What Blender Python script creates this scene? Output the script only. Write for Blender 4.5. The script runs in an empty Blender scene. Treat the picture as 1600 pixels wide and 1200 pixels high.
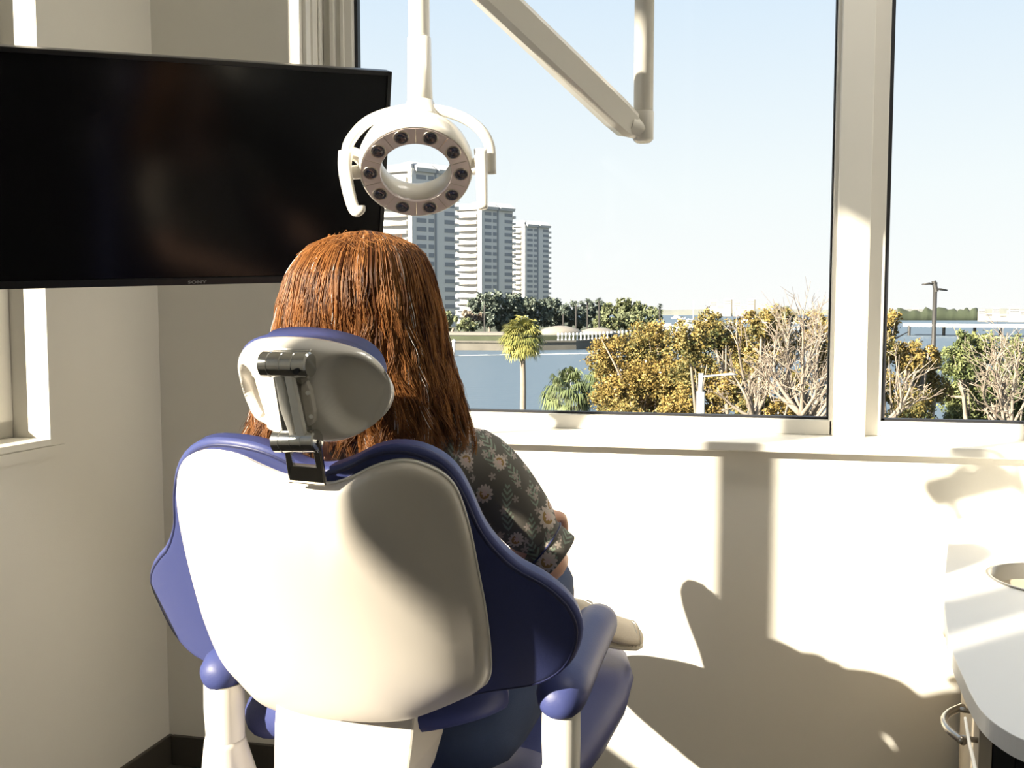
import bpy, bmesh, math, random
import numpy as np
from mathutils import Vector, Matrix, noise
random.seed(7); rng = np.random.default_rng(7)
S = bpy.context.scene
COL = S.collection
PI = math.pi
# ---------------------------------------------------------------- camera
F = 1533.0
PITCH = math.atan(113/F); YAW = math.radians(12.5)
EYE = np.array([0, 0, 1.5])
c_f = np.array([-math.sin(YAW)*math.cos(PITCH), math.cos(YAW)*math.cos(PITCH), -math.sin(PITCH)])
c_r = np.array([math.cos(YAW), math.sin(YAW), 0.0]); c_u = np.cross(c_r, c_f)
cam_d = bpy.data.cameras.new('camera'); cam = bpy.data.objects.new('camera', cam_d); COL.objects.link(cam)
cam.location = EYE
cam.rotation_euler = (PI/2-PITCH, 0, YAW)
cam_d.sensor_width = 36; cam_d.lens = F/1600*36; cam_d.clip_start = .05; cam_d.clip_end = 9000
S.camera = cam
# ---------------------------------------------------------------- sky, sun, exposure
SUN_EL = math.radians(23.5); SUN_K = math.radians(45)      # travels towards +X +Y
sd = Vector((math.sin(SUN_K)*math.cos(SUN_EL), math.cos(SUN_K)*math.cos(SUN_EL), -math.sin(SUN_EL)))
sun_d = bpy.data.lights.new('sun', 'SUN'); sun = bpy.data.objects.new('sun', sun_d); COL.objects.link(sun)
sun.rotation_euler = sd.to_track_quat('-Z', 'Y').to_euler(); sun.location = (-20, -20, 15)
sun_d.energy = 20; sun_d.angle = math.radians(.8); sun_d.color = (1, .89, .72)
w = bpy.data.worlds.new('sky'); S.world = w; w.use_nodes = True
nt = w.node_tree; nt.nodes.clear()
tc = nt.nodes.new('ShaderNodeTexCoord'); sx = nt.nodes.new('ShaderNodeSeparateXYZ'); rp = nt.nodes.new('ShaderNodeValToRGB')
bg = nt.nodes.new('ShaderNodeBackground'); wo = nt.nodes.new('ShaderNodeOutputWorld')
nt.links.new(tc.outputs['Generated'], sx.inputs[0]); nt.links.new(sx.outputs[2], rp.inputs[0])
nt.links.new(rp.outputs[0], bg.inputs[0]); nt.links.new(bg.outputs[0], wo.inputs[0])
e = rp.color_ramp.elements
e[0].position = 0; e[0].color = (.95, .95, .94, 1)
e[1].position = .12; e[1].color = (.87, .93, .95, 1)
for p, c in ((.3, (.68, .81, .94, 1)), (.6, (.42, .6, .86, 1)), (1, (.25, .43, .75, 1))):
    q = e.new(p); q.color = c
bg.inputs[1].default_value = .86
S.view_settings.view_transform = 'Standard'; S.view_settings.look = 'None'
S.view_settings.gamma = 1; S.view_settings.use_curve_mapping = False; S.view_settings.exposure = 0.35
try:
    S.cycles.max_bounces = 10; S.cycles.diffuse_bounces = 5; S.cycles.transparent_max_bounces = 24
except Exception: pass
# ---------------------------------------------------------------- helpers
def V(*a): return np.array(a, float)
def ray(px, py): return c_f + c_r*(px-800)/F - c_u*(py-600)/F
def P(px, py, d): return EYE + ray(px, py)*d
def PL(px, py, o, n):
    k = ray(px, py); return EYE + k*(np.dot(np.asarray(o)-EYE, n)/np.dot(k, n))
def PY(px, py, Y): return PL(px, py, (0, Y, 0), (0, 1, 0))
def PX(px, py, X): return PL(px, py, (X, 0, 0), (1, 0, 0))
def PZ(px, py, Z): return PL(px, py, (0, 0, Z), (0, 0, 1))

def mat(name, color, rough=.5, metal=0, spec=.5, bump=0, bscale=60, var=0, vscale=8, coat=0, trans=0, attr=None, sheen=0, detail=3):
    m = bpy.data.materials.new(name); m.use_nodes = True
    t = m.node_tree; b = t.nodes['Principled BSDF']
    b.inputs['Roughness'].default_value = rough; b.inputs['Metallic'].default_value = metal
    b.inputs['Specular IOR Level'].default_value = spec; b.inputs['Coat Weight'].default_value = coat
    b.inputs['Coat Roughness'].default_value = .08
    if sheen: b.inputs['Sheen Weight'].default_value = sheen
    N = t.nodes.new; L = t.links.new
    col = (*color, 1)
    tcn = N('ShaderNodeTexCoord')
    if attr:
        at = N('ShaderNodeAttribute'); at.attribute_name = 'v'
        r = N('ShaderNodeValToRGB'); L(at.outputs['Fac'], r.inputs[0])
        els = r.color_ramp.elements
        for i, c in enumerate(attr):
            p = i/(len(attr)-1)
            el = els[0] if i == 0 else (els[1] if i == len(attr)-1 else None)
            if el is None: el = els.new(p)
            el.position = p; el.color = (*c, 1)
        L(r.outputs[0], b.inputs['Base Color'])
    else:
        n = N('ShaderNodeTexNoise'); n.inputs['Scale'].default_value = vscale; n.inputs['Detail'].default_value = detail
        L(tcn.outputs['Object'], n.inputs['Vector'])
        mx = N('ShaderNodeMix'); mx.data_type = 'RGBA'
        mx.inputs['A'].default_value = tuple(max(0, c*(1-max(var, .015))) for c in color)+(1,)
        mx.inputs['B'].default_value = tuple(min(1, c*(1+max(var, .015))) for c in color)+(1,)
        L(n.outputs['Fac'], mx.inputs['Factor']); L(mx.outputs['Result'], b.inputs['Base Color'])
    if bump:
        n2 = N('ShaderNodeTexNoise'); n2.inputs['Scale'].default_value = bscale; n2.inputs['Detail'].default_value = 4
        L(tcn.outputs['Object'], n2.inputs['Vector'])
        bp = N('ShaderNodeBump'); bp.inputs['Strength'].default_value = bump; bp.inputs['Distance'].default_value = .01
        L(n2.outputs['Fac'], bp.inputs['Height']); L(bp.outputs[0], b.inputs['Normal'])
    return m

class MB:
    def __init__(s): s.v = []; s.f = []
    def add(s, vs, fs):
        n = len(s.v); s.v.extend([tuple(map(float, p)) for p in vs]); s.f.extend([tuple(i+n for i in f) for f in fs]); return s
    def box(s, c, size, rz=0, M=None):
        hx, hy, hz = [k/2 for k in size]; vs = []
        for x in (-hx, hx):
            for y in (-hy, hy):
                for z in (-hz, hz):
                    p = np.array([x, y, z])
                    if M is not None: p = M @ p
                    elif rz: p = np.array([x*math.cos(rz)-y*math.sin(rz), x*math.sin(rz)+y*math.cos(rz), z])
                    vs.append(p+np.asarray(c))
        return s.add(vs, [(0, 1, 3, 2), (4, 6, 7, 5), (0, 4, 5, 1), (2, 3, 7, 6), (0, 2, 6, 4), (1, 5, 7, 3)])
    def bb(s, a, b):
        a = np.asarray(a, float); b = np.asarray(b, float)
        return s.box((a+b)/2, np.abs(b-a))
    def prism(s, pts, t):
        pts = [np.asarray(p, float) for p in pts]; t = np.asarray(t, float); n = len(pts)
        # keep outward orientation
        nn = np.zeros(3)
        for i in range(n): nn += np.cross(pts[i]-pts[0], pts[(i+1) % n]-pts[0])
        if np.dot(nn, t) > 0: pts = pts[::-1]
        return s.add(pts+[p+t for p in pts], [tuple(range(n)), tuple(range(2*n-1, n-1, -1))]+[(i, i+n, (i+1) % n+n, (i+1) % n) for i in range(n)])
    def loft(s, rings, cap=True, closed=False):
        n = len(rings[0]); b = len(s.v)
        vs = [p for r in rings for p in r]; fs = []
        m = len(rings)
        for k in range(m if closed else m-1):
            for i in range(n):
                k2 = (k+1) % m
                fs.append((k*n+i, k*n+(i+1) % n, k2*n+(i+1) % n, k2*n+i))
        if cap and not closed: fs += [tuple(range(n-1, -1, -1)), tuple((m-1)*n+i for i in range(n))]
        return s.add(vs, fs)
    def tube(s, pts, r, n=12, cap=True, closed=False, up=None, sq=1.0):
        pts = [np.asarray(p, float) for p in pts]; m = len(pts)
        if not hasattr(r, '__len__'): r = [r]*m
        rings = []; prev = None
        for i in range(m):
            if closed: t = pts[(i+1) % m]-pts[i-1]
            else: t = pts[min(i+1, m-1)]-pts[max(i-1, 0)]
            t = t/(np.linalg.norm(t)+1e-12)
            if prev is None:
                a = np.asarray(up, float) if up is not None else (V(0, 0, 1) if abs(t[2]) < .9 else V(1, 0, 0))
            else: a = prev
            x = a-t*np.dot(a, t); x /= np.linalg.norm(x)+1e-12; prev = x; y = np.cross(t, x)
            rings.append([pts[i]+(x*math.cos(q)*sq+y*math.sin(q))*r[i] for q in [2*PI*j/n for j in range(n)]])
        return s.loft(rings, cap, closed)
    def lathe(s, o, axis, prof, n=24):       # prof: list of (radius, height)
        axis = np.asarray(axis, float); axis = axis/np.linalg.norm(axis)
        a = V(0, 0, 1) if abs(axis[2]) < .9 else V(1, 0, 0)
        x = np.cross(a, axis); x /= np.linalg.norm(x); y = np.cross(axis, x)
        rings = [[np.asarray(o)+axis*h+(x*math.cos(q)+y*math.sin(q))*max(r, 1e-4) for q in [2*PI*j/n for j in range(n)]] for r, h in prof]
        return s.loft(rings)
    def ball(s, c, r, n=12, m=8):
        r = np.asarray(r, float)*np.ones(3)
        rings = []
        for k in range(1, m):
            th = PI*k/m
            rings.append([np.asarray(c)+V(math.sin(th)*math.cos(2*PI*j/n), math.sin(th)*math.sin(2*PI*j/n), -math.cos(th))*r for j in range(n)])
        return s.loft(rings)

def wloc(o):
    l = np.zeros(3)
    while o is not None: l = l+np.array(o.location); o = o.parent
    return l
def obj(name, mb, m, parent=None, smooth=False, bevel=0, label=None, cat=None, group=None, kind=None, sub=0, auto=None):
    me = bpy.data.meshes.new(name)
    off = wloc(parent) if parent is not None else np.zeros(3)
    vs = [(p[0]-off[0], p[1]-off[1], p[2]-off[2]) for p in mb.v]
    base = np.zeros(3)
    if parent is None and kind is None and len(vs):
        a = np.array(vs); base = np.array([(a[:, 0].min()+a[:, 0].max())/2, (a[:, 1].min()+a[:, 1].max())/2, a[:, 2].min()])
        vs = [tuple(p) for p in (a-base)]
    me.from_pydata(vs, [], mb.f); me.update()
    o = bpy.data.objects.new(name, me); COL.objects.link(o)
    o.location = base
    if parent is not None: o.parent = parent
    for mm in (m if isinstance(m, (list, tuple)) else [m]): me.materials.append(mm)
    if smooth:
        for p in me.polygons: p.use_smooth = True
        if auto:
            md = o.modifiers.new('edges', 'EDGE_SPLIT'); md.split_angle = math.radians(auto)
    if bevel:
        md = o.modifiers.new('bevel', 'BEVEL'); md.width = bevel; md.segments = 2; md.limit_method = 'ANGLE'
    if sub:
        md = o.modifiers.new('sub', 'SUBSURF'); md.levels = sub; md.render_levels = sub
    tag(o, label, cat, group, kind)
    return o
def tag(o, label=None, cat=None, group=None, kind=None):
    if label: o['label'] = label
    if cat: o['category'] = cat
    if group: o['group'] = group
    if kind: o['kind'] = kind
    return o
def thing(name, loc, label, cat, group=None):
    o = bpy.data.objects.new(name, None); COL.objects.link(o); o.location = tuple(loc); o.empty_display_size = .1
    return tag(o, label, cat, group)
def share(src, name, loc, parent, scale=None):
    o = bpy.data.objects.new(name, src.data); COL.objects.link(o); o.parent = parent
    o.location = np.asarray(loc)-wloc(parent)
    for md in src.modifiers:
        if md.type == 'BEVEL':
            n2 = o.modifiers.new('bevel', 'BEVEL'); n2.width = md.width; n2.segments = md.segments; n2.limit_method = 'ANGLE'
    if scale is not None: o.scale = scale
    return o
def smooth_closed(pts, n=120):
    p = np.array(pts, float); m = len(p); out = []
    for i in range(m):
        a, b, c, d = p[i-1], p[i], p[(i+1) % m], p[(i+2) % m]
        for t in np.linspace(0, 1, 12, endpoint=False):
            out.append(.5*((2*b)+(-a+c)*t+(2*a-5*b+4*c-d)*t*t+(-a+3*b-3*c+d)*t**3))
    out = np.array(out); seg = np.linalg.norm(np.roll(out, -1, 0)-out, axis=1); cum = np.concatenate([[0], np.cumsum(seg)])
    res = []
    for q in np.linspace(0, cum[-1], n, endpoint=False):
        i = np.searchsorted(cum, q, 'right')-1; i = min(i, len(out)-1)
        t = (q-cum[i])/max(seg[i], 1e-9); res.append(out[i]*(1-t)+out[(i+1) % len(out)]*t)
    return np.array(res)
def smooth_open(pts, k=8):
    p = [np.asarray(q, float) for q in pts]; p = [2*p[0]-p[1]]+p+[2*p[-1]-p[-2]]; out = []
    for i in range(1, len(p)-2):
        a, b, c, d = p[i-1:i+3]
        for t in np.linspace(0, 1, k, endpoint=False):
            out.append(.5*((2*b)+(-a+c)*t+(2*a-5*b+4*c-d)*t*t+(-a+3*b-3*c+d)*t**3))
    out.append(p[-2]); return out
# ---------------------------------------------------------------- materials
M = {}
M['wall'] = mat('painted_wall', (.78, .755, .69), .75, bump=.05, bscale=300, spec=.25)
M['ceiling'] = mat('ceiling_paint', (.88, .87, .83), .8)
M['floor'] = mat('dark_floor', (.045, .04, .035), .45, var=.3, vscale=6)
M['base'] = mat('dark_baseboard', (.06, .052, .042), .5)
M['trim'] = mat('window_trim_paint', (.80, .78, .72), .4)
M['frame'] = mat('window_frame_enamel', (.72, .70, .65), .35)
M['gasket'] = mat('black_gasket', (.012, .013, .018), .5)
M['white'] = mat('white_plastic', (.84, .81, .74), .28, coat=.25)
M['shell'] = mat('chair_shell_plastic', (.70, .65, .58), .33, spec=.4)
M['navy'] = mat('blue_upholstery', (.048, .060, .18), .45, spec=.3, bump=.04, bscale=220, var=.03, vscale=3)
M['navydark'] = mat('blue_seam', (.02, .025, .09), .5)
M['chrome'] = mat('dark_chrome', (.62, .62, .60), .16, metal=1)
M['nickel'] = mat('brushed_nickel', (.55, .50, .43), .28, metal=1)
M['steel'] = mat('sink_steel', (.62, .58, .52), .3, metal=1)
M['bezel'] = mat('tv_bezel', (.012, .012, .013), .3)
M['screen'] = mat('tv_screen', (.005, .005, .006), .16, spec=.35)
M['logo'] = mat('logo_grey', (.25, .25, .25), .4)
M['counter'] = mat('counter_stone', (.86, .85, .83), .3, var=.02, vscale=4)
M['cab'] = mat('cabinet_laminate', (.50, .43, .33), .5, var=.05, vscale=3)
M['black'] = mat('black_laminate', (.012, .011, .012), .4)
M['skin'] = mat('skin', (.72, .42, .30), .5, spec=.4)
M['jeans'] = mat('denim', (.045, .07, .15), .85, bump=.25, bscale=900, var=.18, vscale=14)
M['canvas'] = mat('shoe_canvas', (.74, .66, .55), .85, bump=.2, bscale=700)
M['rubber'] = mat('shoe_rubber', (.78, .74, .66), .5)
M['ringface'] = mat('lamp_ring_face', (.82, .72, .71), .22, coat=.5)
M['concrete'] = mat('seawall_concrete', (.10, .093, .078), .9, var=.3, vscale=.4)
M['sand'] = mat('pale_sand', (.19, .172, .145), .95, var=.12, vscale=.2)
M['grass'] = mat('waterside_lawn', (.045, .053, .03), .95, var=.3, vscale=.3)
M['tower'] = mat('tower_concrete', (.50, .485, .455), .85)
M['tglass'] = mat('tower_window_glass', (.22, .23, .245), .5, spec=.5)
M['troof'] = mat('tower_roof_metal', (.36, .36, .36), .6)
M['boat'] = mat('boat_white', (.7, .7, .68), .4)
M['pole_dark'] = mat('dark_pole', (.03, .028, .026), .5)
M['pole_white'] = mat('white_pole', (.40, .40, .39), .45)
M['bark'] = mat('pale_bark', (.18, .15, .12), .9, var=.25, vscale=6)
M['palmbark'] = mat('palm_trunk_bark', (.20, .165, .13), .9, var=.25, vscale=5)
def leafmat(n, cols):
    m = mat(n, (0, 0, 0), .6, attr=cols, spec=.3); return m
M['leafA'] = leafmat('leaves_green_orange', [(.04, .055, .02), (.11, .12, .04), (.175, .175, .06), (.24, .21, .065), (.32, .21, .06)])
M['leafB'] = leafmat('leaves_fresh_green', [(.035, .055, .02), (.09, .12, .035), (.15, .185, .055), (.20, .21, .08)])
M['leafD'] = leafmat('leaves_distant', [(.07, .095, .06), (.11, .15, .08), (.17, .21, .10), (.24, .26, .12)])
M['leafDD'] = leafmat('leaves_distant_hazed', [(.07, .088, .078), (.09, .11, .09), (.12, .14, .105)])  # distance haze put into the leaf colour, paler and bluer
M['leafDL'] = leafmat('leaves_distant_light', [(.085, .10, .055), (.12, .145, .07), (.17, .185, .09)])
M['leafP'] = leafmat('palm_fronds', [(.07, .10, .03), (.15, .19, .05), (.24, .26, .07), (.30, .27, .08)])
M['leafPG'] = leafmat('palmetto_fronds', [(.04, .06, .028), (.085, .115, .05), (.15, .175, .075)])
M['twig'] = leafmat('bare_twigs', [(.13, .10, .08), (.20, .165, .13), (.27, .23, .18)])
M['hair'] = mat('auburn_hair', (0, 0, 0), .42, attr=[(.045, .010, .004), (.17, .044, .011), (.33, .108, .027), (.50, .22, .07)], spec=.18)
M['far_land'] = mat('far_shore_trees_hazed', (.14, .145, .13), .95, var=.3, vscale=.02)  # green greyed to put distance haze into the colour
M['far_bldg'] = mat('far_building_stucco', (.31, .285, .255), .85)
for _n in ('concrete', 'sand', 'grass', 'tower', 'troof', 'boat', 'bark', 'palmbark', 'far_land', 'far_bldg', 'pole_white', 'leafA', 'leafB', 'leafD', 'leafDD', 'leafDL', 'leafP', 'leafPG', 'twig'):
    for nd_ in M[_n].node_tree.nodes:       # overall reflectance of the things outdoors
        if nd_.type == 'VALTORGB':
            for el_ in nd_.color_ramp.elements: el_.color = tuple(min(.85, c*1.15) for c in el_.color[:3])+(1,)
        if nd_.type == 'MIX' and nd_.data_type == 'RGBA':
            for k_ in ('A', 'B'): nd_.inputs[k_].default_value = tuple(min(.85, c*1.15) for c in nd_.inputs[k_].default_value[:3])+(1,)
# glass that lets light through
g = bpy.data.materials.new('window_glass'); g.use_nodes = True; t = g.node_tree; t.nodes.clear()
o_ = t.nodes.new('ShaderNodeOutputMaterial'); mx = t.nodes.new('ShaderNodeMixShader'); tr = t.nodes.new('ShaderNodeBsdfTransparent'); gl = t.nodes.new('ShaderNodeBsdfGlossy'); fr = t.nodes.new('ShaderNodeFresnel')
fr.inputs[0].default_value = 1.25; gl.inputs['Roughness'].default_value = .02; tr.inputs[0].default_value = (.985, .99, .985, 1)
t.links.new(fr.outputs[0], mx.inputs[0]); t.links.new(tr.outputs[0], mx.inputs[1]); t.links.new(gl.outputs[0], mx.inputs[2]); t.links.new(mx.outputs[0], o_.inputs[0])
M['glass'] = g
# water
m = mat('bay_water', (.085, .12, .155), .42, spec=.2); t = m.node_tree; b = t.nodes['Principled BSDF']
tcn = t.nodes.new('ShaderNodeTexCoord'); mp = t.nodes.new('ShaderNodeMapping'); mp.inputs['Scale'].default_value = (.22, .7, 1)
nn = t.nodes.new('ShaderNodeTexNoise'); nn.inputs['Scale'].default_value = 1.6; nn.inputs['Detail'].default_value = 5
bp = t.nodes.new('ShaderNodeBump'); bp.inputs['Strength'].default_value = .5; bp.inputs['Distance'].default_value = .25
t.links.new(tcn.outputs['Object'], mp.inputs[0]); t.links.new(mp.outputs[0], nn.inputs['Vector']); t.links.new(nn.outputs['Fac'], bp.inputs['Height']); t.links.new(bp.outputs[0], b.inputs['Normal'])
M['water'] = m
# shirt: grey cotton printed with cream flowers and sage fronds
def shirt_material():
    m = bpy.data.materials.new('floral_cotton'); m.use_nodes = True; t = m.node_tree; b = t.nodes['Principled BSDF']
    b.inputs['Roughness'].default_value = .85; b.inputs['Specular IOR Level'].default_value = .2
    N = t.nodes.new; L = t.links.new
    tc = N('ShaderNodeTexCoord'); s0 = N('ShaderNodeSeparateXYZ'); L(tc.outputs['Object'], s0.inputs[0])
    cb = N('ShaderNodeCombineXYZ')
    def ma(op, a, b_=None, c=None):
        n = N('ShaderNodeMath'); n.operation = op
        for i, x in enumerate((a, b_, c)):
            if x is None: continue
            if isinstance(x, (int, float)): n.inputs[i].default_value = x
            else: L(x, n.inputs[i])
        return n.outputs[0]
    L(ma('ADD', s0.outputs[0], ma('MULTIPLY', s0.outputs[1], .45)), cb.inputs[0]); L(ma('ADD', s0.outputs[2], ma('MULTIPLY', s0.outputs[1], .25)), cb.inputs[1])
    def cells(scale, rnd, off):
        mp = N('ShaderNodeMapping'); mp.inputs['Location'].default_value = off; L(cb.outputs[0], mp.inputs[0])
        v = N('ShaderNodeTexVoronoi'); v.voronoi_dimensions = '2D'; v.inputs['Scale'].default_value = scale; v.inputs['Randomness'].default_value = rnd
        L(mp.outputs[0], v.inputs['Vector'])
        sub = N('ShaderNodeVectorMath'); sub.operation = 'SUBTRACT'; L(mp.outputs[0], sub.inputs[0]); L(v.outputs['Position'], sub.inputs[1])
        s = N('ShaderNodeSeparateXYZ'); L(sub.outputs[0], s.inputs[0])
        c = N('ShaderNodeSeparateColor'); L(v.outputs['Color'], c.inputs[0])
        return s.outputs[0], s.outputs[1], c.outputs[0], c.outputs[1]
    def mix(fac, A, B):
        n = N('ShaderNodeMix'); n.data_type = 'RGBA'; L(fac, n.inputs['Factor'])
        for k, x in (('A', A), ('B', B)):
            if isinstance(x, tuple): n.inputs[k].default_value = (*x, 1)
            else: L(x, n.inputs[k])
        return n.outputs['Result']
    base = (.15, .14, .122)
    # fronds
    x, y, r1, r2 = cells(22, .8, (.37, .11, 0))
    ang = ma('MULTIPLY', ma('SUBTRACT', r1, .5), 1.6)
    ca, sa = ma('COSINE', ang), ma('SINE', ang)
    u = ma('ADD', ma('MULTIPLY', x, ca), ma('MULTIPLY', y, sa)); v_ = ma('SUBTRACT', ma('MULTIPLY', y, ca), ma('MULTIPLY', x, sa))
    au = ma('ABSOLUTE', u)
    leaf = ma('SINE', ma('MULTIPLY', ma('SUBTRACT', v_, ma('MULTIPLY', au, 1.1)), 640))
    env = ma('SUBTRACT', .0115, ma('MULTIPLY', ma('ABSOLUTE', v_), .42))
    mk = ma('MULTIPLY', ma('GREATER_THAN', leaf, .05), ma('LESS_THAN', au, env))
    col = mix(mk, base, (.27, .33, .26))
    # small sprigs
    x, y, r1, r2 = cells(48, 1, (.71, .53, 0))
    rr = ma('SQRT', ma('ADD', ma('MULTIPLY', x, x), ma('MULTIPLY', y, y))); th = ma('ARCTAN2', y, x)
    mk = ma('LESS_THAN', rr, ma('MULTIPLY', ma('ADD', .25, ma('ABSOLUTE', ma('SINE', ma('MULTIPLY', th, 2.5)))), .0055))
    mk = ma('MULTIPLY', mk, ma('GREATER_THAN', r1, .45))
    col = mix(mk, col, (.42, .36, .32))
    # blossoms
    x, y, r1, r2 = cells(17, .75, (0, 0, 0))
    rr = ma('SQRT', ma('ADD', ma('MULTIPLY', x, x), ma('MULTIPLY', y, y))); th = ma('ADD', ma('ARCTAN2', y, x), ma('MULTIPLY', r1, 6))
    rad = ma('ADD', .011, ma('MULTIPLY', r2, .008))
    pet = ma('ADD', .78, ma('MULTIPLY', ma('ABSOLUTE', ma('SINE', ma('MULTIPLY', th, 6))), .32))
    keep = ma('GREATER_THAN', r1, .18)
    mk = ma('MULTIPLY', ma('LESS_THAN', rr, ma('MULTIPLY', rad, pet)), keep)
    col = mix(mk, col, (.60, .52, .46))
    ang_m = ma('GREATER_THAN', ma('SINE', ma('ADD', th, 1.0)), -.2)
    mk = ma('MULTIPLY', ma('MULTIPLY', ma('LESS_THAN', rr, ma('MULTIPLY', rad, .62)), keep), ang_m)
    col = mix(mk, col, (.36, .23, .09))
    mk = ma('MULTIPLY', ma('LESS_THAN', rr, ma('MULTIPLY', rad, ma('ADD', .16, ma('MULTIPLY', ma('ABSOLUTE', ma('SINE', ma('MULTIPLY', th, 2.5))), .24)))), keep)
    col = mix(mk, col, (.66, .50, .46))
    L(col, b.inputs['Base Color'])
    return m
M['shirt'] = shirt_material()

# ================================================================ ROOM
WY = 2.85; WX0 = -1.8
CEIL = 3.75; HEAD = 3.56; SILL = 1.134
WXR = 1.75; OPL = -1.297; OPR = 1.55
BK = -2.6
mb = MB(); mb.bb((-2.9, BK-.2, -.15), (WXR+.2, WY+.25, 0)); obj('floor', mb, M['floor'], kind='structure')
mb = MB(); mb.bb((-2.9, BK-.2, CEIL), (WXR+.2, WY+.25, CEIL+.15)); obj('ceiling', mb, M['ceiling'], kind='structure')
TH = .25
mb = MB()
mb.bb((WX0-.25, WY, 0), (OPL, WY+TH, CEIL)); mb.bb((OPL, WY, 0), (OPR, WY+TH, SILL-.02)); mb.bb((OPL, WY, HEAD), (OPR, WY+TH, CEIL)); mb.bb((OPR, WY, 0), (WXR+.2, WY+TH, CEIL))
obj('wall_front', mb, M['wall'], kind='structure')
mb = MB(); mb.bb((WXR, BK, 0), (WXR+.2, WY, CEIL)); obj('wall_right', mb, M['wall'], kind='structure')
mb = MB(); mb.bb((-2.9, BK-.2, 0), (WXR+.2, BK, CEIL)); obj('wall_back', mb, M['wall'], kind='structure')
# left wall, turned 3 degrees: s runs from the corner back into the room, o outwards
A3 = math.radians(3)
Ls = V(-math.sin(A3), -math.cos(A3), 0); Lo = V(-math.cos(A3), math.sin(A3), 0); LC = V(WX0, WY, 0)
ML = np.array([Ls, Lo, V(0, 0, 1)]).T
def lbox(mb, s0, s1, o0, o1, z0, z1):
    c = LC+Ls*(s0+s1)/2+Lo*(o0+o1)/2+V(0, 0, (z0+z1)/2)
    return mb.box(c, (abs(s1-s0), abs(o1-o0), abs(z1-z0)), M=ML)
LSILL = 1.15
mb = MB(); lbox(mb, -.2, .5, 0, TH, 0, CEIL); lbox(mb, .5, 3.76, 0, TH, 0, LSILL-.018); lbox(mb, .5, 3.76, 0, TH, HEAD, CEIL); lbox(mb, 3.76, 5.55, 0, TH, 0, CEIL)
obj('wall_left', mb, M['wall'], kind='structure')
# added fill light: glowing ceiling panels out of view that brighten the room
M['fill_panel'] = mat('fill_panel_glow', (.9, .9, .88), .5)
_b = M['fill_panel'].node_tree.nodes['Principled BSDF']; _b.inputs['Emission Color'].default_value = (1, .95, .87, 1); _b.inputs['Emission Strength'].default_value = 10
for lx_, ly_, lb in ((1.05, 1.95, 'square fill light panel added at the ceiling near the window wall'), (.35, 1.95, 'square fill light panel added at the ceiling above the chair')):
    cl_ = thing('added_fill_light', V(lx_, ly_, CEIL-.03), lb, 'fill light', 'added ceiling fill panels')
    mb = MB()
    for a, b in (((-.31, -.31), (.31, -.28)), ((-.31, .28), (.31, .31)), ((-.31, -.28), (-.28, .28)), ((.28, -.28), (.31, .28))): mb.bb((lx_+a[0], ly_+a[1], CEIL-.025), (lx_+b[0], ly_+b[1], CEIL-.001))
    obj('frame', mb, M['trim'], cl_); mb = MB(); mb.bb((lx_-.279, ly_-.279, CEIL-.015), (lx_+.279, ly_+.279, CEIL-.004)); obj('fill_panel', mb, M['fill_panel'], cl_)
# baseboards
mb = MB(); mb.bb((WX0+.015, WY-.014, 0), (.62, WY, .10)); obj('baseboard_front', mb, M['base'], kind='structure', bevel=.003)
mb = MB(); lbox(mb, 0, 5.4, -.014, 0, 0, .10); obj('baseboard_left', mb, M['base'], kind='structure', bevel=.003)
# front window --------------------------------------------------
FY = WY+.18
def window(name, label_root):
    o = bpy.data.objects.new(name, None); COL.objects.link(o); o['kind'] = 'structure'; return o
w1 = window('window_1', '')
mb = MB(); mb.bb((OPL+.002, WY-.04, SILL-.026), (OPR-.002, FY+.03, SILL)); obj('window_sill', mb, M['trim'], w1, bevel=.004)
MX0, MX1 = PY(1318, 0, FY-.03)[0], PY(1362, 300, FY-.03)[0]      # mullion
mb = MB()
mb.bb((OPL+.001, FY, SILL), (MX0, FY+.06, SILL+.045)); mb.bb((OPL+.001, FY, HEAD-.06), (MX0, FY+.06, HEAD-.001)); mb.bb((OPL+.001, FY, SILL), (OPL+.10, FY+.06, HEAD-.001))
mb.bb((MX0-.01, FY, SILL), (MX0+.02, FY+.06, HEAD-.001))
obj('window_frame', mb, M['frame'], w1, bevel=.003)
mb = MB()
for a, b in ((.0, .018), (.03, .045), (.062, .072)): mb.bb((OPL+.001, WY+.02+a*1.9, SILL+.001), (OPL+.014-a*.1, WY+.02+b*1.9, HEAD-.002))
mb.bb((OPL+.03, FY-.018, SILL+.001), (OPL+.045, FY, HEAD-.002)); mb.bb((OPL+.062, FY-.01, SILL+.001), (OPL+.075, FY, HEAD-.002))
obj('jamb_moulding', mb, M['frame'], w1, bevel=.002)
mb = MB(); mb.bb((MX0, FY-.03, SILL+.0005), (MX1, FY+.06, HEAD-.001)); obj('mullion', mb, M['trim'], w1, bevel=.003)
MX2 = MX1+.048
mb = MB(); mb.bb((MX1, FY+.012, SILL), (MX2, FY+.06, HEAD-.001)); mb.bb((MX2, FY, SILL), (OPR, FY+.06, SILL+.045)); mb.bb((MX2, FY, HEAD-.06), (OPR, FY+.06, HEAD-.001)); mb.bb((OPR-.05, FY, SILL), (OPR-.001, FY+.06, HEAD-.001))
obj('window_frame', mb, M['frame'], w1, bevel=.003)
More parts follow.
